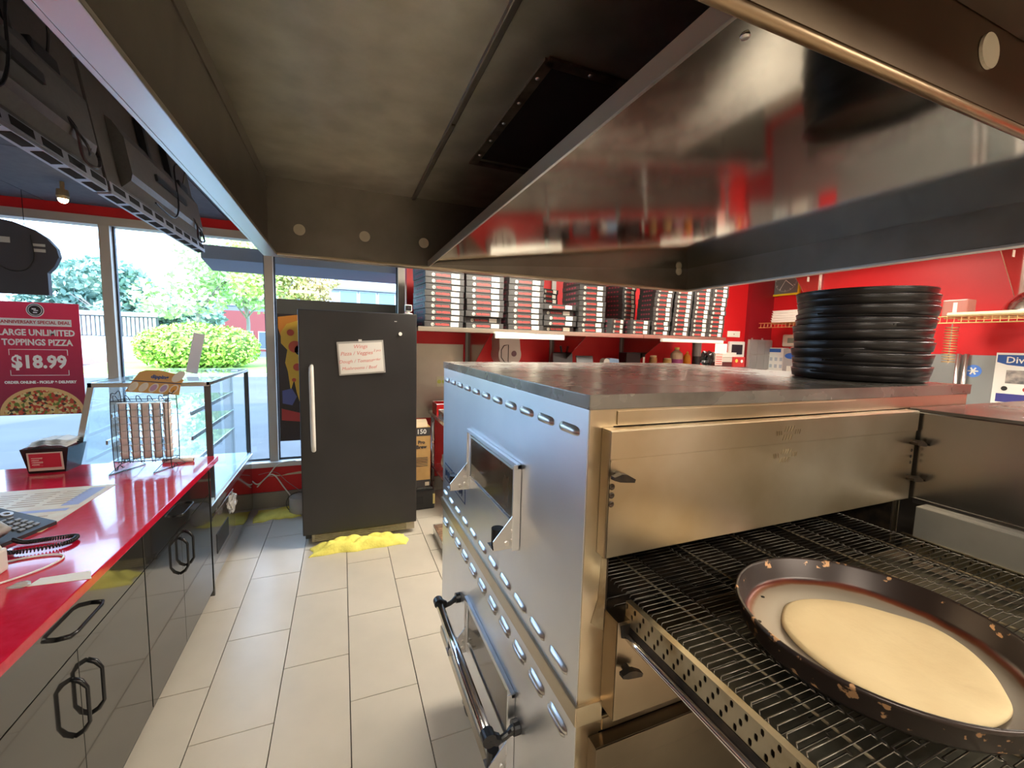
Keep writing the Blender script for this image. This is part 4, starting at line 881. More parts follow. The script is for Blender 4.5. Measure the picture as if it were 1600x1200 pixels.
for (x, z, r_, c_) in ((-.405, 1.53, .055, (.75, .10, .04)), (-.36, 1.50, .05, (.02, .02, .03)), (-.39, 1.34, .035, (.7, .08, .04)), (-.44, 1.66, .03, (.7, .1, .04)), (-.42, 1.22, .018, (.7, .1, .04))):
    b = BM(); lathe(b, [(0, 0), (r_, 0), (r_, .001), (0, .001)], 20); xf(b, face_m((x, yb-.007, z), (1, 0, 0), (0, 0, 1))); obj('art_spot', b, mat('art_%d' % int(c_[0]*100+r_*1000), c_, .4), t)

# ================================================================== FRIDGE
FX0, FX1, FY = -.297, .563, 3.46
fb = mat('fridge_black', (.020, .019, .019), .42, 0, col2=(.026, .024, .024), scale=3, rvar=.12)
t = thing('refrigerator', 'tall black upright refrigerator with whiteboard and long white handle', 'refrigerator', (.13, 3.85, 0))
b = BM(); box(b, FX0+.01, FX1-.01, FY+.10, FY+.80, .03, 1.815, .004); obj('cabinet', b, fb, t)
b = BM(); box(b, FX0, FX1, FY, FY+.085, .098, 1.826, .008); dr = obj('door', b, fb, t)
b = BM(); box(b, FX0+.012, FX1-.012, FY+.085, FY+.10, .11, 1.81); obj('door_gasket', b, mat('grey_gasket', (.2, .2, .19), .7), t)
b = BM(); tube(b, [(-.212, FY-.001, 1.412), (-.212, FY-.038, 1.400), (-.212, FY-.046, 1.36), (-.207, FY-.046, .82), (-.206, FY-.038, .775), (-.206, FY-.001, .765)], [.012, .016, .0175, .0175, .016, .012], 12); obj('handle', b, mat('fridge_handle', (.80, .78, .72), .35), dr, smooth=True)
b = BM(); cyl(b, (.432, FY-.012, 1.665), (.432, FY-.0005, 1.665), .014, 16); obj('magnet', b, white, dr)
for x in (.392, .402): 
    b = BM(); cyl(b, (x, FY-.002, 1.762), (x, FY-.0003, 1.762), .0035, 8); obj('screw', b, white, dr)
b = BM(); box(b, FX0+.06, FX1-.01, FY+.045, FY+.06, .022, .088)
for k in range(4): box(b, FX0+.08, FX1-.09, FY+.036, FY+.045, .030+.014*k, .036+.014*k)
obj('kick_grille', b, mat('grille_tan', (.34, .29, .20), .5, col2=(.42, .37, .27), scale=20), t)
b = BM(); box(b, FX1-.08, FX1-.012, FY+.036, FY+.045, .026, .086, .002); obj('grille_end', b, mat('grille_end_tan', (.40, .35, .26), .5), t)
for x in (FX0+.07, FX1-.05):
    b = BM(); cyl(b, (x, FY+.13, 0), (x, FY+.13, .03), .02, 12); obj('foot', b, blackpl, t)
# whiteboard
t = thing('whiteboard', 'small tilted whiteboard with red handwriting on the black refrigerator', 'whiteboard', (.140, FY-.001, 1.475))
RW = Matrix.Rotation(math.radians(-4.0), 4, 'Y')
b = BM(); box(b, -.170, .170, -.008, -.0005, -.128, .128, .002); xf(b, RW); obj('frame', b, mat('wb_frame', (.50, .49, .46), .35, .5), t, local=True)
b = BM(); box(b, -.158, .158, -.010, -.0085, -.116, .113); xf(b, RW); wbp = obj('panel', b, mat('wb_white', (.86, .84, .78), .3), t, local=True)
b = BM(); box(b, -.012, .012, -.012, -.0005, .122, .140); xf(b, RW); obj('clip', b, white, t, local=True)
for s_, x, z, sz in (('Wings', .0, .085, .040), ('Pizza / Veggies', -.03, .035, .040), ('2 pcs', .12, .05, .026), ('Dough / Tomato', -.04, -.025, .036), ('order', .11, -.02, .026), ('Mushrooms / Beef', -.02, -.078, .034)):
    b = text(s_, sz, depth=.0003); xf(b, Matrix.Rotation(0, 4, 'Z')); xf(b, RW @ face_m((x, -.0106, z), (1, 0, .0), (0, 0, 1)) @ Matrix(((1, .25, 0, 0), (0, 1, 0, 0), (0, 0, 1, 0), (0, 0, 0, 1)))); obj('handwriting', b, mat('marker_red', (.75, .25, .22), .6), t, local=True)
# security camera on the fridge
t = thing('security_camera', 'small white security camera with black face on top of the refrigerator', 'camera', (.505, 3.53, 1.826))
b = BM(); lathe(b, [(0, 0), (.035, 0), (.035, .008), (.012, .014), (.010, .03), (0, .03)], 20); obj('base', b, white, t, local=True, smooth=False)
b = BM(); box(b, -.028, .028, -.02, .03, .022, .078, .010); cb = obj('body', b, white, t, local=True)
b = BM(); box(b, -.021, .021, -.023, -.0205, .030, .070, .001); obj('face', b, blackpl, cb, local=True)
b = BM(); cyl(b, (0, -.026, .052), (0, -.0235, .052), .008, 14); obj('lens', b, mat('lens_dark', (.10, .07, .09), .1), cb, local=True)
# towels
def cloth(name, lab, x0, x1, y0, y1, amp, seed, rot=0, nx=50, ny=16, thick=.02):
    rr = random.Random(seed); b = BM(); g = []
    ph = [rr.uniform(0, 6) for _ in range(6)]
    for i in range(nx+1):
        row = []
        for j in range(ny+1):
            u, v = i/nx, j/ny; e = min(1, 6*min(u, 1-u, v, 1-v))
            ed = .10*(math.sin(9*u+ph[0])+.6*math.sin(21*u+ph[1])); x = x0+(x1-x0)*(u+.02*math.sin(7*v+ph[2])); y = y0+(y1-y0)*(v+ed*(v-.5)*1.2+.06*math.sin(6*u+ph[3]))
            z = .004+e*(thick+amp*(.5+.55*abs(math.sin(9*u+4*v+ph[4]))-.3+.35*abs(math.sin(17*u-7*v+ph[5]))))
            row.append(b.verts.new((x, y, z)))
        g.append(row)
    for i in range(nx):
        for j in range(ny): b.faces.new([g[i][j], g[i+1][j], g[i+1][j+1], g[i][j+1]])
    lowr = [g[i][0] for i in range(nx+1)]+[g[nx][j] for j in range(1, ny+1)]+[g[i][ny] for i in range(nx-1, -1, -1)]+[g[0][j] for j in range(ny-1, 0, -1)]
    dn = [b.verts.new((v.co.x, v.co.y, 0.0005)) for v in lowr]
    for k in range(len(lowr)): b.faces.new([lowr[k], lowr[(k+1) % len(lowr)], dn[(k+1) % len(dn)], dn[k]])
    return tag(obj(name, b, yellow, smooth=True), lab, 'towel')
cloth('towel', 'folded yellow towel on the floor against the window wall', -.745, -.37, 4.11, 4.38, .006, 3, thick=.018)
cloth('towel', 'crumpled bright yellow towel on the floor along the front of the refrigerator', -.235, .47, 3.29, 3.47, .050, 5, thick=.012)
# cables and clear tub by the window
def cable(lab, pts, r, m=white):
    b = BM(); tube(b, curve(pts, 8), r, 6); return tag(obj('cable', b, m, smooth=True), lab, 'cable')
cable('white cable hanging from the window sill behind the display case', [(-.42, YW-.08, .455), (-.56, YW-.09, .44), (-.66, YW-.06, .32), (-.74, YW-.05, .25), (-.79, YW-.04, .28)], .006)
cable('white cable arching over the baseboard to the refrigerator', [(-.75, YW-.04, .22), (-.66, YW-.07, .32), (-.60, YW-.08, .33), (-.52, YW-.12, .22), (-.45, YW-.16, .12), (-.40, YW-.2, .02)], .006)
cable('thin grey wire drooping on the red wall under the sill', [(-.74, YW-.02, .33), (-.6, YW-.03, .345), (-.50, YW-.05, .25), (-.38, YW-.1, .16)], .0025, mat('grey_wire', (.4, .3, .3), .5))
t = thing('clear_tub', 'round clear plastic tub with metal ring behind the refrigerator on the left', 'tub', (-.385, 4.22, .0))
b = BM(); lathe(b, [(0, .004), (.07, .004), (.085, .02), (.085, .16), (.080, .16), (.080, .02), (0, .012)], 24); obj('shell', b, mat('cloudy_plastic', (.75, .72, .70), .2, trans=.5), t, local=True, smooth=True)
b = BM(); tube(b, [(.105*math.cos(a), -.02, .105+.10*math.sin(a)) for a in [2*PI*k/28 for k in range(28)]], .003, 6, closed=True); obj('ring', b, mat('dark_ring', (.06, .06, .06), .3, .8), t, local=True)
# tool case and tall carton right of the fridge
t = thing('tool_case', 'black plastic tool case on the floor right of the refrigerator', 'case', (.68, 4.1, 0))
b = BM(); box(b, .56, .815, 3.93, 4.25, 0.0, .19, .015); obj('body', b, mat('case_black', (.02, .02, .02), .3), t)
b = BM(); box(b, .57, .80, 3.95, 4.23, .19, .212, .006); obj('lid', b, mat('case_lid_black', (.035, .035, .035), .25, bump=.6, bscale=60, col2=(.10, .10, .10), scale=50), t)
b = BM(); box(b, .795, .8165, 3.925, 3.928, .05, .15); obj('yellow_label', b, mat('label_yellow', (.75, .65, .25), .5), t)
b = BM(); box(b, .62, .70, 3.924, 3.930, .06, .13, .002); obj('latch', b, blackpl, t)
t = thing('carton', 'tall brown cardboard carton with black bands standing on the black tool case', 'box', (.69, 4.08, .213))
b = BM(); box(b, .59, .775, 3.96, 4.2, .213, .80); obj('carton_body', b, mat('cardboard', (.62, .38, .14), .75, col2=(.56, .34, .12), scale=12), t)
bk = mat('carton_black', (.05, .045, .045), .6)
b = BM(); box(b, .589, .776, 3.9585, 3.9598, .715, .795); obj('top_band', b, bk, t)
b = BM(); box(b, .589, .776, 3.9585, 3.9598, .214, .285); obj('bottom_band', b, bk, t)
b = BM(); box(b, .725, .765, 3.957, 3.9583, .225, .262); obj('barcode_label', b, mat('tan_label', (.65, .55, .42), .6), t)
textobj('150', .062, (.690, 3.9575, .755), (1, 0, 0), (0, 0, 1), paper, t, bold=.001)
textobj('Pro\nBrew', .045, (.69, 3.9575, .63), (1, 0, 0), (0, 0, 1), bk, t, bold=.002)
b = BM()
for k in range(6): box(b, .62, .75, 3.957, 3.9585, .50-.016*k, .506-.016*k)
obj('print_lines', b, bk, t)
b = BM(); prism(b, [(3.96, .801), (4.08, .805), (4.06, .86), (3.99, .84)], 'x', .60, .75); obj('top_flap', b, mat('carton_inner', (.72, .56, .36), .8), t)
# prep table at the wall, seen in the gap between fridge and oven
t = thing('prep_table', 'steel prep table against the far wall right of the cardboard carton', 'table', (1.6, 4.1, 0))
b = BM(); box(b, .83, 4.9, 3.62, 4.38, .86, .895, .004); obj('table_top', b, steel, t)
b = BM(); box(b, 1.3, 4.9, 4.381, 4.40, .86, 1.16, .002); obj('backsplash', b, mat('backsplash_steel', (.20, .19, .17), .4, .9), t)
b = BM(); box(b, .86, 1.40, 3.66, 4.34, .30, .32, .003); obj('lower_shelf', b, steel, t)
for x in (.87, 1.40):
    for y in (3.68, 4.32):
        b = BM(); cyl(b, (x, y, 0), (x, y, .86), .02, 12); obj('leg', b, steel, t, smooth=True)
t = thing('undercounter_fridge', 'long steel undercounter fridge below the prep table', 'fridge', (3.1, 4.0, 0))
ub = mat('undercounter_steel', (.085, .080, .072), .45, .3)
b = BM(); box(b, 1.5, 4.85, 3.70, 4.36, .08, .855, .003); obj('body', b, ub, t)
b = BM(); box(b, 1.55, 4.8, 3.75, 4.3, 0, .079); obj('plinth', b, blackpl, t)
for k in range(5):
    b = BM(); box(b, 1.51+.667*k, 2.165+.667*k, 3.675, 3.699, .12, .80, .004); dq = obj('door', b, ub, t)
    b = BM(); box(b, 1.60+.667*k, 2.07+.667*k, 3.655, 3.674, .74, .765, .002); obj('handle', b, blackpl, dq)
t = thing('work_bench', 'steel work bench along the right wall behind the control cabinet', 'bench', (5.5, 1.9, 0))
b = BM(); box(b, 5.15, 5.885, .2, 3.5, .87, .905, .003); obj('bench_top', b, steel, t)
b = BM(); box(b, 5.2, 5.88, .25, 3.45, .06, .869, .003); obj('cupboard', b, ub, t)
t = thing('steel_tray', 'shallow steel tray on the left end of the prep table', 'tray', (1.03, 3.80, .895))
def tray(t, x0, x1, y0, y1, h, m):
    b = BM(); box(b, x0, x1, y0, y1, 0, .003); box(b, x0, x0+.004, y0, y1, .003, h); box(b, x1-.004, x1, y0, y1, .003, h); box(b, x0+.004, x1-.004, y0, y0+.004, .003, h); box(b, x0+.004, x1-.004, y1-.004, y1, .003, h); o = obj('tray_body', b, m, t, local=True)
    b = BM(); tube(b, [(x0, y0, h), (x1, y0, h), (x1, y1, h), (x0, y1, h)], .004, 6, closed=True); obj('rolled_rim', b, steel_rim, t, local=True); return o
tray(t, -.17, .17, -.15, .2, .06, steel)
t = thing('red_tub', 'red plastic tub on the prep table near the far wall', 'tub', (1.02, 4.18, .895)); tray(t, -.16, .16, -.10, .12, .10, mat('red_plastic', (.65, .02, .02), .35))
t = thing('steel_bin', 'low steel container on the floor behind the lower oven', 'container', (.86, 3.18, 0)); tray(t, -.17, .17, -.24, .20, .085, steel)
b = BM(); box(b, -.163, .163, -.233, .193, .004, .055); obj('contents', b, mat('brown_contents', (.14, .07, .04), .8, col2=(.3, .18, .1), scale=40, bump=.8, bscale=50), t, local=True)
b = BM(); rr = random.Random(3); bmesh.ops.create_icosphere(b, subdivisions=3, radius=.11)
for v in b.verts: v.co = Vector((v.co.x*.8, v.co.y*.6, v.co.z*1.0))*(1+rr.uniform(-.12, .12))
xf(b, Matrix.Translation((.98, 4.0, .44))); tag(obj('plastic_bag', b, mat('white_bag', (.66, .60, .54), .35, trans=.2)), 'bulging white plastic bag on the lower shelf of the prep table', 'bag')
# outlet on the steel wall sheet
t = thing('wall_outlet', 'yellowish double wall outlet on the steel wall sheet beside the oven', 'outlet', (.985, YW-.006, 1.18))
b = BM(); box(b, -.055, .055, -.006, 0, -.05, .06, .002); obj('plate', b, mat('outlet_plate', (.66, .64, .45), .5), t, local=True)
for x in (-.026, .026):
    b = BM(); cyl(b, (x, -.010, .005), (x, -.0065, .005), .021, 14); obj('socket', b, mat('outlet_lime', (.62, .68, .12), .5), t, local=True)

# ================================================================== BOX SHELF
t = thing('wall_shelf', 'long steel wall shelf carrying stacks of black pizza boxes', 'shelf', (2.4, 4.05, 1.70))
b = BM(); box(b, .60, 2.95, 3.63, YW-.022, 1.712, 1.732, .002); box(b, 2.955, 4.13, 3.63, YW-.022, 1.712, 1.732, .002); box(b, .60, 2.95, 3.625, 3.633, 1.700, 1.738, .001); box(b, 2.955, 4.13, 3.625, 3.633, 1.700, 1.738, .001); obj('board', b, mat('shelf_steel', (.62, .58, .50), .3, 1), t)
for x in (1.27, 2.29, 3.28):
    b = BM(); box(b, x-.028, x+.028, YW-.021, YW-.001, 1.20 if x < 3 else 1.0, 2.5, .001); obj('wall_post', b, mat('post_grey', (.36, .36, .34), .45, .7), t)
    b = BM(); prism(b, [(YW-.022, 1.710), (3.70, 1.710), (3.70, 1.69), (YW-.022, 1.24)], 'x', x-.002, x+.002); obj('bracket', b, mat('bracket_steel', (.45, .30, .26), .2, 1), t)
for (x0, x1, z0, lab) in ((1.28, 1.985, 1.655, 'white ticket rail under the shelf below the third box stack'), (3.17, 4.05, 1.668, 'white ticket rail under the right end of the box shelf')):
    t = thing('ticket_rail', lab, 'rail', ((x0+x1)/2, 3.60, z0))
    b = BM(); box(b, x0, x1, 3.585, 3.62, z0, z0+.044 if x0 < 2 else z0+.030, .003); obj('channel', b, mat('rail_cream', (.78, .74, .66), .4), t)
    b = BM(); cyl(b, (x0, 3.60, z0+.050 if x0 < 2 else z0+.035), (x1, 3.60, z0+.050 if x0 < 2 else z0+.035), .005, 8); obj('ball_strip', b, fs, t)
BP = .0525
red_print = mat('box_red_print', (.60, .06, .05), .5)
def make_box(w_, d_, lab, group):
    t = thing('pizza_box', lab, 'box', (0, 0, 0), 0, group); h = .0485
    b = BM(); box(b, -w_/2, w_/2, 0, d_, 0, h*.80, .0015); obj('tray', b, boxblack, t, local=True)
    b = BM(); box(b, -w_/2-.0015, w_/2+.0015, -.0015, d_, h*.80, h, .001); box(b, -w_/2+.01, w_/2-.01, -.0018, -.0003, .004, h*.80); obj('lid', b, boxblack, t, local=True)
    b = BM(); lathe(b, [(.0115, 0), (.0145, 0), (.0145, .0006), (.0115, .0006), (.0115, 0)], 18); box(b, -.006, .001, -.008, .007, 0, .0006); box(b, .001, .006, .001, .006, 0, .0006); xf(b, face_m((-w_*.30, -.0025, h*.44), (1, 0, 0), (0, 0, 1))); obj('logo', b, labelm, t, local=True)
    b = text('PIZZA PIZZERIA', .021, depth=.0003, bold=.0012); m_ = max(v.co.x for v in b.verts)-min(v.co.x for v in b.verts); xf(b, face_m((-w_*.05, -.0025, h*.44), (1, 0, 0), (0, 0, 1)) @ Matrix.Diagonal((w_*.36/m_, 1, 1, 1))); obj('red_lettering', b, red_print, t, local=True)
    b = BM(); box(b, w_*.165, w_*.375, -.0032, -.0020, .006, .043, .0004); obj('label', b, labelm, t, local=True)
    if w_ < .3:
        pass
    b = BM()
    for k in range(4): box(b, -w_/2-.0028, -w_/2-.0018, d_*.2+k*d_*.15, d_*.2+k*d_*.15+d_*.10, .015, .032)
    obj('side_print', b, mat('side_print_red', (.30, .05, .08), .5), t, local=True)
    return t
big = None; small = None
stacks = [  # name, x centre, width, n, rz, y, size, kind, skip
 ('first stack from the left', .835, 11, math.radians(7), 3.66, 'L'), ('second stack from the left', 1.205, 10, 0, 3.66, 'L'), ('third stack from the left', 1.605, 11, math.radians(-1), 3.66, 'L'),
 ('low fourth stack', 1.975, 5, 0, 3.67, 'L'), ('fifth stack from the left', 2.335, 11, math.radians(-1), 3.67, 'M'),
 ('low turned stack of three left of the small boxes', 2.66, 3, math.radians(24), 3.68, 'S'), ('low front stack of three among the small boxes', 2.93, 3, math.radians(0), 3.66, 'S'),
 ('leaning column of small boxes beside the low stack', 3.205, 12, 0, 3.67, 'S'), ('second column of small boxes from the right group start', 3.48, 12, 0, 3.67, 'S'), ('second column from the right end', 3.75, 12, 0, 3.67, 'S'), ('rightmost column on the shelf', 4.0, 12, 0, 3.67, 'S'),
 ('turned back stack behind the low fourth stack', 2.05, 9, math.radians(20), 4.06, 'S'), ('turned back stack behind the low stacks of three', 3.03, 11, math.radians(18), 4.00, 'S')]
rr = random.Random(21); srcs = {}
dims = {'L': (.352, .36), 'M': (.305, .36), 'S': (.248, .27)}
for (nm, x, n_, rz, y, sz) in stacks:
    lean = 0
    for k in range(n_):
        lab = 'black pizza box, %s, %s' % (nm, 'bottom' if k == 0 else ORD[k]+' from bottom')
        dx = rr.uniform(-.006, .006); dy = rr.uniform(-.003, .006)
        if nm.startswith('second stack') and k == 1: dy = .05
        if nm.startswith('low fourth') and k in (0, 3): dy = .05
        if sz == 'S' and n_ == 12: dx += .0045*k
        loc = (x+dx, y+dy, 1.7385+k*(BP if sz != 'S' else .0505)); r_ = rz+rr.uniform(-.012, .012)
        if sz not in srcs:
            srcs[sz] = make_box(*dims[sz], lab, 'black pizza boxes on the wall shelf'); srcs[sz].location = loc; srcs[sz].rotation_euler = (0, 0, r_)
        else: dup(srcs[sz], loc, r_, label=lab)
# roll dispenser under the shelf
t = thing('roll_dispenser', 'grey round roll dispenser on the red wall under the shelf', 'dispenser', (1.67, 4.3, 1.36))
gm = mat('dispenser_grey', (.50, .42, .38), .35)
b = BM(); P = [(.13*math.cos(a), .13+.13*math.sin(a)) for a in [PI+.2+(PI*2-.4-PI*.0)*k/20 for k in range(12)]]
P = [(-.125, .30), (-.10, .36), (.10, .36), (.115, .24)]+[(.13*math.cos(a), .13+.13*math.sin(a)) for a in [.4-k*(PI+.8)/18 for k in range(19)]]
prism(b, P, 'y', -.10, .148); obj('shell', b, gm, t, local=True)
b = BM(); cyl(b, (.045, -.104, .14), (.045, -.1005, .14), .03, 18); obj('knob', b, mat('knob_plum', (.16, .08, .10), .4), t, local=True)
b = BM(); tube(b, [(-.02, -.101, .235), (-.02, -.101, .04), (-.06, -.101, .05), (-.10, -.101, .10), (-.10, -.101, .18), (-.07, -.101, .225)], .004, 6, closed=True); obj('window_outline', b, dark, t, local=True)
# narrow upper shelf above the prep table with items
t = thing('over_shelf', 'steel over-shelf of the prep table holding bottles and jars', 'shelf', (3.3, 4.2, .895))
b = BM(); box(b, 2.1, 5.0, 3.98, 4.40, 1.35, 1.375, .002); obj('board', b, steel, t)
for x in (2.2, 3.5, 4.8):
    b = BM(); cyl(b, (x, 4.2, .896), (x, 4.2, 1.35), .015, 10); obj('post', b, steel, t)
SZ = 1.3755
def onshelf(name, lab, cat, x): return thing(name, lab, cat, (x, 4.1, SZ))
t = onshelf('card_terminal', 'black payment terminal with antenna on the over-shelf', 'terminal', 2.26)
b = BM(); prism(b, [(-.03, 0), (.06, 0), (.05, .10), (.02, .15), (-.01, .14)], 'x', -.13, .11); obj('body', b, blackpl, t, local=True)
b = BM(); cyl(b, (.0, .03, .13), (-.02, .03, .22), .012, 8); obj('antenna', b, blackpl, t, local=True)
t = onshelf('tablet', 'dark grey tablet leaning on the over-shelf beside the terminal', 'tablet', 2.56)
b = BM(); box(b, -.12, .10, 0, .012, 0, .12, .003); xf(b, Matrix.Rotation(-.25, 4, 'X')); obj('slab', b, mat('tablet_dark', (.06, .06, .07), .25), t, local=True)
t = onshelf('napkin_pack', 'pale blue and white tape dispenser on the over-shelf', 'dispenser', 2.86)
b = BM(); prism(b, [(-.08, 0), (.12, 0), (.11, .085), (.0, .095), (-.05, .07)], 'y', -.04, .04); obj('body', b, mat('pale_blue_plastic', (.30, .50, .75), .4), t, local=True)
b = BM(); cyl(b, (-.055, -.041, .05), (-.055, .041, .05), .04, 16); obj('roll', b, white, t, local=True)
t = onshelf('black_box', 'plain black box on the over-shelf left of the jars', 'box', 3.17)
b = BM(); box(b, -.10, .10, -.05, .1, 0, .155, .004); obj('carton_body', b, blackpl, t, local=True)
b = BM(); box(b, -.101, .101, -.051, .101, .156, .162, .002); obj('lid', b, mat('box_lid_black', (.03, .03, .03), .3), t, local=True)
t = onshelf('spatula', 'thin black and white spatula standing beside the black box', 'utensil', 3.36)
b = BM(); box(b, -.012, .012, -.004, .004, 0, .11); obj('handle', b, white, t, local=True); b = BM(); box(b, -.016, .016, -.003, .003, .11, .17); obj('blade', b, blackpl, t, local=True)
def jar(x, h, r_, c_, lab, capc=(.7, .55, .3)):
    t = onshelf('jar', lab, 'jar', x)
    b = BM(); lathe(b, [(0, 0), (r_, 0), (r_, h*.8), (r_*.8, h*.86), (0, h*.86)], 18); obj('glass', b, mat('jar_%s' % lab[:9].replace(' ', '_'), c_, .2), t, local=True, smooth=False)
    b = BM(); lathe(b, [(0, h*.86), (r_*.85, h*.86), (r_*.85, h), (0, h)], 18); obj('lid', b, mat('jar_lid_%d' % int(capc[0]*100), capc, .4), t, local=True)
jar(3.50, .13, .045, (.45, .22, .08), 'amber spice jar, left one of the two jars'); jar(3.72, .10, .05, (.55, .35, .12), 'orange sauce jar, right one of the two jars')
def bottle(x, h, r_, c_, lab, capc, thin=False):
    t = onshelf('bottle', lab, 'bottle', x)
    b = BM(); lathe(b, [(0, 0), (r_, 0), (r_, h*.6), (r_*.9, h*.7), (r_*.35, h*.85), (r_*.35, h*.9), (0, h*.9)], 18); obj('body', b, mat('bottle_%d' % int(c_[0]*100+x), c_, .2), t, local=True, smooth=False)
    b = BM(); lathe(b, [(0, h*.9), (r_*.4, h*.9), (r_*(.12 if thin else .4), h), (0, h)], 12); obj('cap', b, mat('cap_%d' % int(capc[0]*100), capc, .4), t, local=True)
    return t
tb = bottle(3.86, .235, .075, (.62, .42, .30), 'clear sauce jug with a purple band on the over-shelf', (.75, .6, .12))
b = BM(); lathe(b, [(.076, .03), (.0775, .03), (.0775, .09), (.076, .09)], 18); obj('band', b, mat('purple_band', (.35, .05, .2), .4), tb, local=True)
bottle(4.03, .19, .045, (.75, .28, .02), 'slim orange squeeze bottle beside the sauce jug', (.8, .35, .05), True)
t = onshelf('pepper_mill', 'black and grey pepper mill behind the orange squeeze bottle', 'mill', 4.18)
b = BM(); lathe(b, [(0, 0), (.05, 0), (.05, .13), (0, .13)], 18); obj('base', b, blackpl, t, local=True); b = BM(); lathe(b, [(0, .13), (.055, .13), (.055, .29), (.06, .29), (.06, .33), (0, .33)], 18); obj('grinder', b, mat('mill_grey', (.16, .14, .13), .3), t, local=True)
b = BM(); rr = random.Random(5); bmesh.ops.create_icosphere(b, subdivisions=3, radius=.1)
for v in b.verts: v.co = Vector((v.co.x*.95, v.co.y*.6, v.co.z*.95))*(1+rr.uniform(-.2, .2))
zmin = min(v.co.z for v in b.verts); xf(b, Matrix.Translation((4.36, 4.1, SZ-zmin))); tag(obj('black_bag', b, mat('bag_black', (.015, .015, .015), .2)), 'crumpled black plastic bag on the over-shelf beside the pepper mill', 'bag')
for k, (w_, c_, lab) in enumerate((((.30), (.10, .02, .02), 'dark red flat carton, bottom of the carton pile on the over-shelf'), (.33, (.55, .50, .44), 'beige flat carton in the middle of the pile on the over-shelf'), (.30, (.66, .62, .56), 'pale flat carton on top of the pile on the over-shelf'))):
    t = thing('flat_carton', lab, 'carton', (4.62, 4.08, SZ+.001+.062*k)); b = BM(); box(b, -w_/2, w_/2, -.07, .15, 0, .058, .002); obj('carton_body', b, mat('carton_%d' % k, c_, .6), t, local=True); b = BM(); box(b, -w_/2-.002, w_/2+.002, -.0725, .151, .0585, .0605); obj('lid', b, mat('carton_lid_%d' % k, tuple(min(1, q*1.2) for q in c_), .6), t, local=True)
t = thing('red_box', 'red box with a yellow flower print at the right of the over-shelf', 'box', (4.80, 3.99, SZ))
b = BM(); box(b, -.10, .10, -.005, .03, 0, .13, .002); obj('carton_body', b, mat('small_red_box', (.5, .03, .03), .5), t, local=True)
for (x, z, r_, m_) in ((-.05, .08, .024, mat('flower_yellow', (.85, .6, .1), .5)), (.045, .075, .02, paper)):
    b = BM(); cyl(b, (x, -.008, z), (x, -.0055, z), r_, 12); obj('print', b, m_, t, local=True)
for (x0, x1, z0, z1, lab) in ((3.92, 4.10, 1.555, 1.664, 'white order sheet taped under the right end of the box shelf'),):
    t = thing('order_sheet', lab, 'paper', ((x0+x1)/2, 3.59, z0)); b = BM(); box(b, x0, x1, 3.578, 3.5795, z0, z1); obj('sheet', b, paper, t)
    b = BM()
    for k in range(5): box(b, x0+.015, x1-.02, 3.5765, 3.5775, z0+.015+.018*k, z0+.018+.018*k)
    obj('text_lines', b, mat('faint_ink', (.45, .4, .4), .6), t)
t = thing('order_sheet', 'pink printed list below the white order sheet', 'paper', (4.05, 3.6, 1.43)); b = BM(); box(b, 3.94, 4.05, 3.585, 3.5865, 1.42, 1.552); obj('sheet', b, mat('pink_paper', (.75, .5, .45), .6), t)
b = BM()
for k in range(4): box(b, 3.95, 4.04, 3.583, 3.5845, 1.435+.025*k, 1.443+.025*k)
obj('text_lines', b, redink, t)
# intercom, plate, electrical panel
t = thing('intercom', 'white wall intercom with dark screen on the red far wall', 'intercom', (5.26, YW-.001, 1.48))
b = BM(); box(b, -.155, .155, -.03, 0, 0, .235, .012); obj('frame', b, white, t, local=True)
b = BM(); box(b, -.105, .105, -.034, -.031, .05, .19); obj('screen', b, mat('screen_dark', (.03, .02, .03), .15), t, local=True)
t = thing('wall_plate', 'small cream blank plate above the intercom', 'plate', (5.20, YW-.001, 1.775)); b = BM(); box(b, -.12, .12, -.012, 0, 0, .085, .004); obj('cover', b, labelm, t, local=True)
b = BM(); cyl(b, (0, -.015, .042), (0, -.0125, .042), .008, 8); obj('screw', b, steel, t, local=True)
t = thing('utility_panel', 'grey metal panel of six square covers beside the intercom', 'panel', (5.67, YW-.062, 1.10)); b = BM(); box(b, -.245, .215, -.03, 0, 0, .65, .004); obj('back_plate', b, mat('panel_grey', (.42, .38, .35), .4, .3), t, local=True)
for i in range(3):
    for j in range(3):
        b = BM(); box(b, -.235+.15*i, -.235+.146+.15*i, -.042, -.031, .008+.213*j, .008+.206+.213*j, .003); obj('cover_square', b, mat('panel_square', (.36, .34, .33), .35, .4), t, local=True)
for k in range(2):
    b = BM(); cyl(b, (-.19+.21*k, -.02, .65), (-.19+.21*k, -.02, .672), .012, 10); obj('cap', b, steel_rim, t, local=True)

# ================================================================== RIGHT WALL
xw = XR-.001
def wall_m(y, z): return face_m((xw, y, z), (0, -1, 0), (0, 0, 1))       # local x = towards the camera side, local z = out of the wall
t = thing('wall_clock', 'square wall clock with yellow frame on the red right wall', 'clock', (XR, 4.22, 2.37))
t2 = t
b = BM(); M = face_m((xw-.001, 4.225, 2.60), (0, -1, 0), (0, 0, 1))
box(b, -.215, .215, -.215, -.190, 0, .03); box(b, -.215, .215, .190, .215, 0, .03); box(b, -.215, -.190, -.19, .19, 0, .03); box(b, .190, .215, -.19, .19, 0, .03); xf(b, M); obj('frame', b, mat('clock_yellow', (.85, .62, .02), .4), t)
b = BM(); box(b, -.19, .19, -.19, .19, 0, .012); xf(b, M); obj('dial', b, mat('clock_dial', (.16, .17, .16), .3), t)
b = BM()
for k in range(60):
    a = k*PI/30; r0_, r1_ = (.135 if k % 5 == 0 else .150), .165; tube(b, [(r0_*math.cos(a), r0_*math.sin(a), .014), (r1_*math.cos(a), r1_*math.sin(a), .014)], .0025 if k % 5 == 0 else .0012, 4)
xf(b, M); obj('minute_marks', b, paper, t)
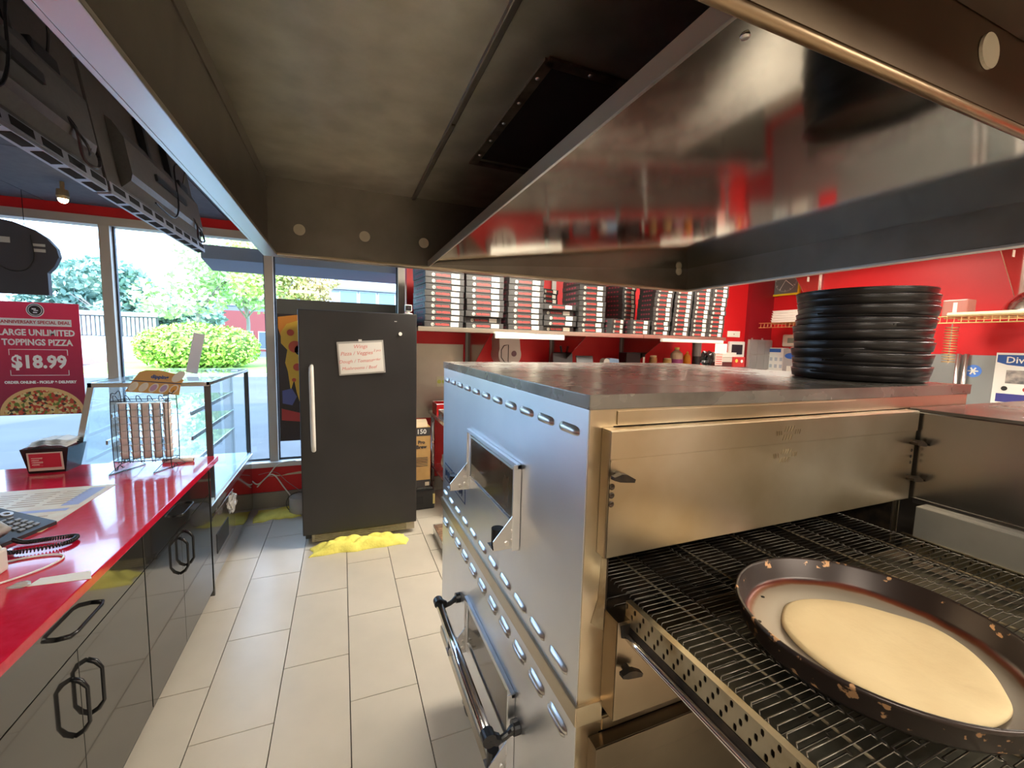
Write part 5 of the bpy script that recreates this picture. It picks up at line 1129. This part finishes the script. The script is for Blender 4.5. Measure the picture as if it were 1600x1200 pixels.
b = BM(); tube(b, [(0, 0, .016), (.11, -.09, .016)], .004, 5); tube(b, [(0, 0, .018), (-.08, -.13, .018)], .003, 5); xf(b, M); obj('hands', b, paper, t)
# plate bracket shelf high on the right wall
t = thing('high_shelf', 'high steel shelf with triangular side plates on the right wall', 'shelf', (5.6, 2.8, 2.05))
b = BM(); box(b, 5.22, xw, .6, 3.76, 2.76, 2.78, .002); obj('board', b, steel, t)
for y in (3.74, 1.93):
    b = BM(); prism(b, [(xw, 2.755), (5.21, 2.755), (5.21, 2.72), (5.85, 2.05), (xw, 2.04)], 'y', y-.003, y+.003); br = obj('side_plate', b, mat('plate_steel', (.55, .34, .28), .22, 1), t)
    b = BM(); box(b, 5.86, xw, y-.02, y+.02, 2.03, 2.755); obj('upright', b, steel, br)
    b = BM(); box(b, 5.6, 5.64, y-.0055, y-.0035, 2.50, 2.56); obj('sticker', b, labelm, br)
# gold wire shelf
t = thing('wire_shelf', 'long gold wire shelf on the right wall', 'shelf', (5.6, 2.9, 1.90))
for (a, c_) in ((1.45, 2.34), (3.42, 4.15)):
    b = BM()
    for x in (5.32, 5.60, 5.86): cyl(b, (x, a, 1.965), (x, c_, 1.965), .006, 6)
    cyl(b, (5.32, a, 1.905), (5.32, c_, 1.905), .006, 6); n_ = int((c_-a)/.05)
    for k in range(n_+1): tube(b, [(xw-.003, a+k*.05, 1.968), (5.32, a+k*.05, 1.968), (5.315, a+k*.05, 1.905)], .003, 4)
    obj('wire_grid', b, brass, t)
b = BM(); cyl(b, (5.32, 1.45, 1.985), (5.32, 2.20, 1.985), .018, 10); obj('front_bar', b, mat('cream_bar', (.82, .70, .45), .4), t)
for y in (3.45, 1.6):
    b = BM(); cyl(b, (5.33, y, 1.90), (xw-.01, y, 1.62), .007, 6); obj('strut', b, steel_rim, t)
t = thing('steel_bowl', 'large upturned steel mixing bowl on the gold wire shelf', 'bowl', (5.58, 1.68, 1.973))
b = BM(); lathe(b, [(.27, 0), (.265, .012), (.24, .09), (.19, .16), (.12, .205), (.05, .225), (0, .228)], 40); obj('shell', b, mat('bowl_steel', (.75, .72, .66), .16, 1), t, local=True, smooth=True)
b = BM(); tube(b, [(.272*math.cos(2*PI*k/40), .272*math.sin(2*PI*k/40), .004) for k in range(40)], .005, 6, closed=True); obj('rolled_rim', b, chrome, t, local=True)
t = thing('plastic_container', 'small pinkish clear container on the gold wire shelf beside the black pan stack', 'container', (5.5, 2.20, 1.973))
b = BM(); box(b, -.08, .08, -.09, .09, 0, .16, .012); obj('shell', b, mat('pink_clear', (.72, .35, .28), .25, trans=.5), t, local=True)
b = BM(); box(b, -.083, -.081, -.02, .01, .02, .13); obj('label', b, labelm, t, local=True)
for k in range(5):
    t = thing('foam_tray', 'white foam tray, %s from bottom of the pile on the wire shelf' % (ORD[k] if k else 'first'), 'tray', (5.52, 3.78, 1.976+.031*k), 0, 'foam trays on the wire shelf')
    b = BM(); box(b, -.14, .14, -.24+.012*k, .24-.004*k, 0, .020, .004); obj('base', b, mat('foam_white', (.80, .78, .70), .6), t, local=True); b = BM(); box(b, -.148, .148, -.248+.012*k, .248-.004*k, .0205, .028, .003); obj('rim', b, mat('foam_white', (.8, .8, .7), .6), t, local=True)
# thermostat, bottles and dispensers under it
t = thing('thermostat', 'cream wall thermostat with small grey screen under the wire shelf', 'thermostat', (xw, 4.04, 1.66))
M = wall_m(4.04, 1.66)
b = BM(); box(b, -.15, .15, 0, .17, .001, .035, .02); xf(b, M); obj('body', b, mat('thermo_cream', (.70, .64, .52), .4), t)
b = BM(); box(b, -.07, .05, .05, .12, .0355, .038); xf(b, M); obj('screen', b, mat('lcd_grey', (.22, .28, .22), .2), t)
t = thing('dispenser', 'white chart style soap dispenser with blue logo under the clock', 'dispenser', (xw, 4.24, 1.28)); M = wall_m(4.235, 1.20)
b = BM(); box(b, -.135, .135, 0, .44, .001, .06, .004); xf(b, M); obj('body', b, white, t)
b = BM(); box(b, -.125, .06, .375, .425, .0605, .063); xf(b, M); obj('logo', b, blueink, t)
b = BM()
for i in range(3):
    for j in range(3): box(b, -.10+.075*i, -.06+.075*i, .05+.10*j, .10+.10*j, .0605, .063)
xf(b, M); obj('pictograms', b, mat('picto_grey', (.45, .5, .55), .5), t)
t = thing('dispenser', 'grey dispenser with blue oval logo right of the white chart dispenser', 'dispenser', (xw, 3.93, 1.2)); M = wall_m(3.93, 1.20)
b = BM(); box(b, -.165, .165, 0, .43, .001, .12, .006); xf(b, M); obj('body', b, mat('dispenser_mid_grey', (.33, .32, .31), .4), t)
b = BM(); box(b, -.10, .10, .02, .19, .1205, .124); xf(b, M); obj('window', b, mat('disp_window', (.70, .68, .60), .4), t)
b = BM(); lathe(b, [(0, 0), (.09, 0), (.09, .002), (0, .002)], 20); xf(b, M @ Matrix.Translation((-.05, .33, .1205)) @ Matrix.Diagonal((1, .45, 1, 1))); obj('logo', b, blueink, t)
bt = thing('small_bottle', 'little black dropper bottle beside the thermostat', 'bottle', (5.86, 3.84, 1.645))
b = BM(); lathe(b, [(0, 0), (.02, 0), (.02, .05), (.008, .07), (.008, .10), (0, .10)], 12); obj('body', b, blackpl, bt, local=True)
t = thing('bracket_ledge', 'narrow ledge above the grey dispenser holding small bottles', 'ledge', (5.85, 3.8, 1.634)); b = BM(); box(b, 5.80, xw, 3.62, 4.0, 1.634, 1.644, .002); obj('board', b, labelm, t); 
b = BM(); box(b, 5.80, 5.805, 3.62, 4.0, 1.645, 1.655); obj('lip', b, labelm, t)
bt = thing('small_bottle', 'white pump bottle beside the black pan stack', 'bottle', (5.85, 3.70, 1.645))
b = BM(); lathe(b, [(0, 0), (.042, 0), (.042, .11), (.03, .14), (0, .14)], 16); obj('body', b, white, bt, local=True); b = BM(); lathe(b, [(.012, .14), (.012, .18), (.02, .18), (.02, .20), (0, .20)], 12); obj('pump', b, white, bt, local=True)
# poster, sticker and hanging ring bundle on the steel wall sheet
t = thing('wall_poster', 'white cleaning chart with blue header on the grey wall sheet', 'poster', (xw, 1.83, 1.18)); M = face_m((xw-.006, 1.84, 1.10), (0, -1, 0), (0, 0, 1))
b = BM(); box(b, -.20, .26, 0, .54, .001, .004); xf(b, M); obj('sheet', b, paper, t)
b = BM(); P = [(-.19, .52), (.26, .52), (.26, .44), (.18, .425), (-.02, .415), (-.12, .425), (-.19, .45)]; prism(b, P, 'z', .0045, .0055); xf(b, M); hd = obj('header', b, mat('chart_blue', (.03, .10, .35), .5), t)
b = text('Diversey', .085, bold=.001); xf(b, M @ Matrix.Translation((.02, .47, .0065))); obj('lettering', b, paper, hd)
b = BM(); box(b, -.12, .10, .25, .375, .0045, .0055); xf(b, M); obj('picture', b, mat('chart_photo', (.10, .10, .12), .4, col2=(.5, .45, .4), scale=14), t)
b = BM(); box(b, -.17, .24, .07, .15, .0045, .0055); xf(b, M); obj('blue_block', b, mat('chart_navy', (.05, .05, .25), .5), t)
for x, m_ in ((-.12, blackink), (.02, redink), (.14, blackink)):
    b = BM(); cyl(b, (x, .20, .0045), (x, .20, .006), .022, 12); xf(b, M); obj('icon', b, m_, t)
b = BM(); lathe(b, [(0, 0), (.062, 0), (.062, .002), (0, .002)], 28); xf(b, face_m((xw-.007, 2.19, 1.45), (0, -1, 0), (0, 0, 1))); st = obj('round_sticker', b, mat('sticker_blue', (.10, .25, .75), .4)); tag(st, 'round blue sticker on the grey wall sheet beside the black pan stack', 'sticker')
b = BM()
for k in range(3): tube(b, [(.038*math.cos(k*PI/3), .038*math.sin(k*PI/3), .003), (-.038*math.cos(k*PI/3), -.038*math.sin(k*PI/3), .003)], .007, 6)
xf(b, face_m((xw-.008, 2.19, 1.45), (0, -1, 0), (0, 0, 1))); obj('white_star', b, paper, st)
t = thing('ring_bundle', 'hanging bundle of brass rings at the end of the wire shelf', 'rings', (5.40, 2.19, 1.54))
for k in range(14):
    b = BM(); tube(b, [(.045*math.cos(2*PI*j/16), .045*math.sin(2*PI*j/16), .025*k) for j in range(16)], .005, 5, closed=True)
    if k == 0: rg = obj('ring', b, brass, t, local=True)
    else: b.free(); inst(rg, t, (random.uniform(-.004, .004), random.uniform(-.004, .004), .025*k))
b = BM(); cyl(b, (0, 0, -.02), (0, 0, .36), .006, 6); obj('hook_rod', b, steel, t, local=True)
t = thing('wall_pipe', 'grey pipes running down the wall behind the black pan stack', 'pipe', (5.85, 2.27, .8)); 
for y in (2.30, 2.24):
    b = BM(); cyl(b, (5.86, y, .8), (5.86, y, 1.62), .018, 10); obj('pipe_run', b, steel_rim, t, smooth=True)

# ================================================================== MENU SCREENS (seen from behind)
def screen(y0, y1, lab, fancy):
    t = thing('menu_screen', lab, 'screen', (-.80, (y0+y1)/2, 2.15), 0, 'menu screens hanging over the counter')
    T = Matrix.Translation((-.80, 0, 2.15)) @ Matrix.Rotation(math.radians(-9), 4, 'Y')
    L0, L1 = y0+.005, y1-.005
    def O(name, b, m, p=t, **k): xf(b, T); return obj(name, b, m, p, **k)
    pk = mat('screen_back', (.085, .08, .075), .38, col2=(.10, .095, .09), scale=60)
    b = BM(); box(b, -.035, 0, L0, L1, 0, .455, .003); O('panel', b, pk)
    b = BM(); prism(b, [(0, .05), (.035, .075), (.045, .10), (.045, .24), (.02, .30), (0, .32)], 'y', L0+.12, L1-.12); bk_ = O('rear_housing', b, pk)
    sv = mat('bezel_silver', (.33, .35, .42), .35, .3)
    b = BM(); box(b, -.040, .004, L0, L1, -.012, .0, .002); box(b, .001, .005, L0, L1, 0, .035, .001); bz = O('bottom_bezel', b, sv)
    n_ = 9; w_ = (L1-L0)/n_
    for k in range(n_):
        b = BM(); box(b, -.028, .001, L0+w_*k+.022, L0+w_*(k+1)-.012, -.0135, -.0122); box(b, .0052, .0062, L0+w_*k+.022, L0+w_*(k+1)-.012, .006, .030); O('vent', b, dark, bz)
    b = BM(); box(b, .005, .03, (L0+L1)/2-.16, (L0+L1)/2-.13, .20, .455); box(b, .005, .03, (L0+L1)/2+.13, (L0+L1)/2+.16, .20, .455); box(b, .046, .055, (L0+L1)/2-.2, (L0+L1)/2+.2, .16, .19); O('mount', b, blackpl)
    b = BM(); box(b, .005, .035, L1-.35, L1-.22, .16, .31, .006); pb = O('power_brick', b, blackpl)
    b = BM(); tube(b, curve([(.02, L1-.28, .16), (.05, L1-.26, .10), (.03, L1-.20, .03), (.045, L1-.15, .02), (.03, L1-.10, .09), (.02, L1-.22, .14)], 6), .005, 6)
    tube(b, curve([(.02, L1-.24, .31), (.06, L1-.3, .38), (.05, L1-.45, .34), (.055, L1-.55, .12), (.04, L1-.62, .04), (.03, L1-.8, .06)], 6), .004, 6)
    tube(b, curve([(.03, L1-.30, .16), (.06, L1-.24, .06), (.04, L1-.18, .05), (.03, L1-.12, .12)], 6), .004, 6); O('cables', b, blackpl, pb)
    b = BM(); box(b, -.02, .0, (L0+L1)/2-.03, (L0+L1)/2+.03, .456, .475); O('ceiling_bracket', b, blackpl)
screen(2.09, 3.27, 'black menu screen back with dangling cables, farther one', True)
screen(.90, 2.075, 'black menu screen back with vented lower edge, nearer one', False)
# hanging spotlight
t = thing('spotlight', 'small lit spotlight on the dark ceiling at the left', 'lamp', (-1.72, 3.85, 2.50))
b = BM(); cyl(b, (0, 0, .05), (0, 0, .113), .012, 10); lathe(b, [(.028, .0), (.034, .02), (.030, .06), (0, .065)], 20); obj('housing', b, mat('spot_brass', (.5, .38, .2), .35, .7), t, local=True, smooth=False)
b = BM(); bmesh.ops.create_uvsphere(b, u_segments=14, v_segments=8, radius=.026); xf(b, Matrix.Translation((0, 0, .0))); obj('bulb', b, mat('bulb_glow', (1, .80, .45), .5, emit=28), t, local=True, smooth=True)
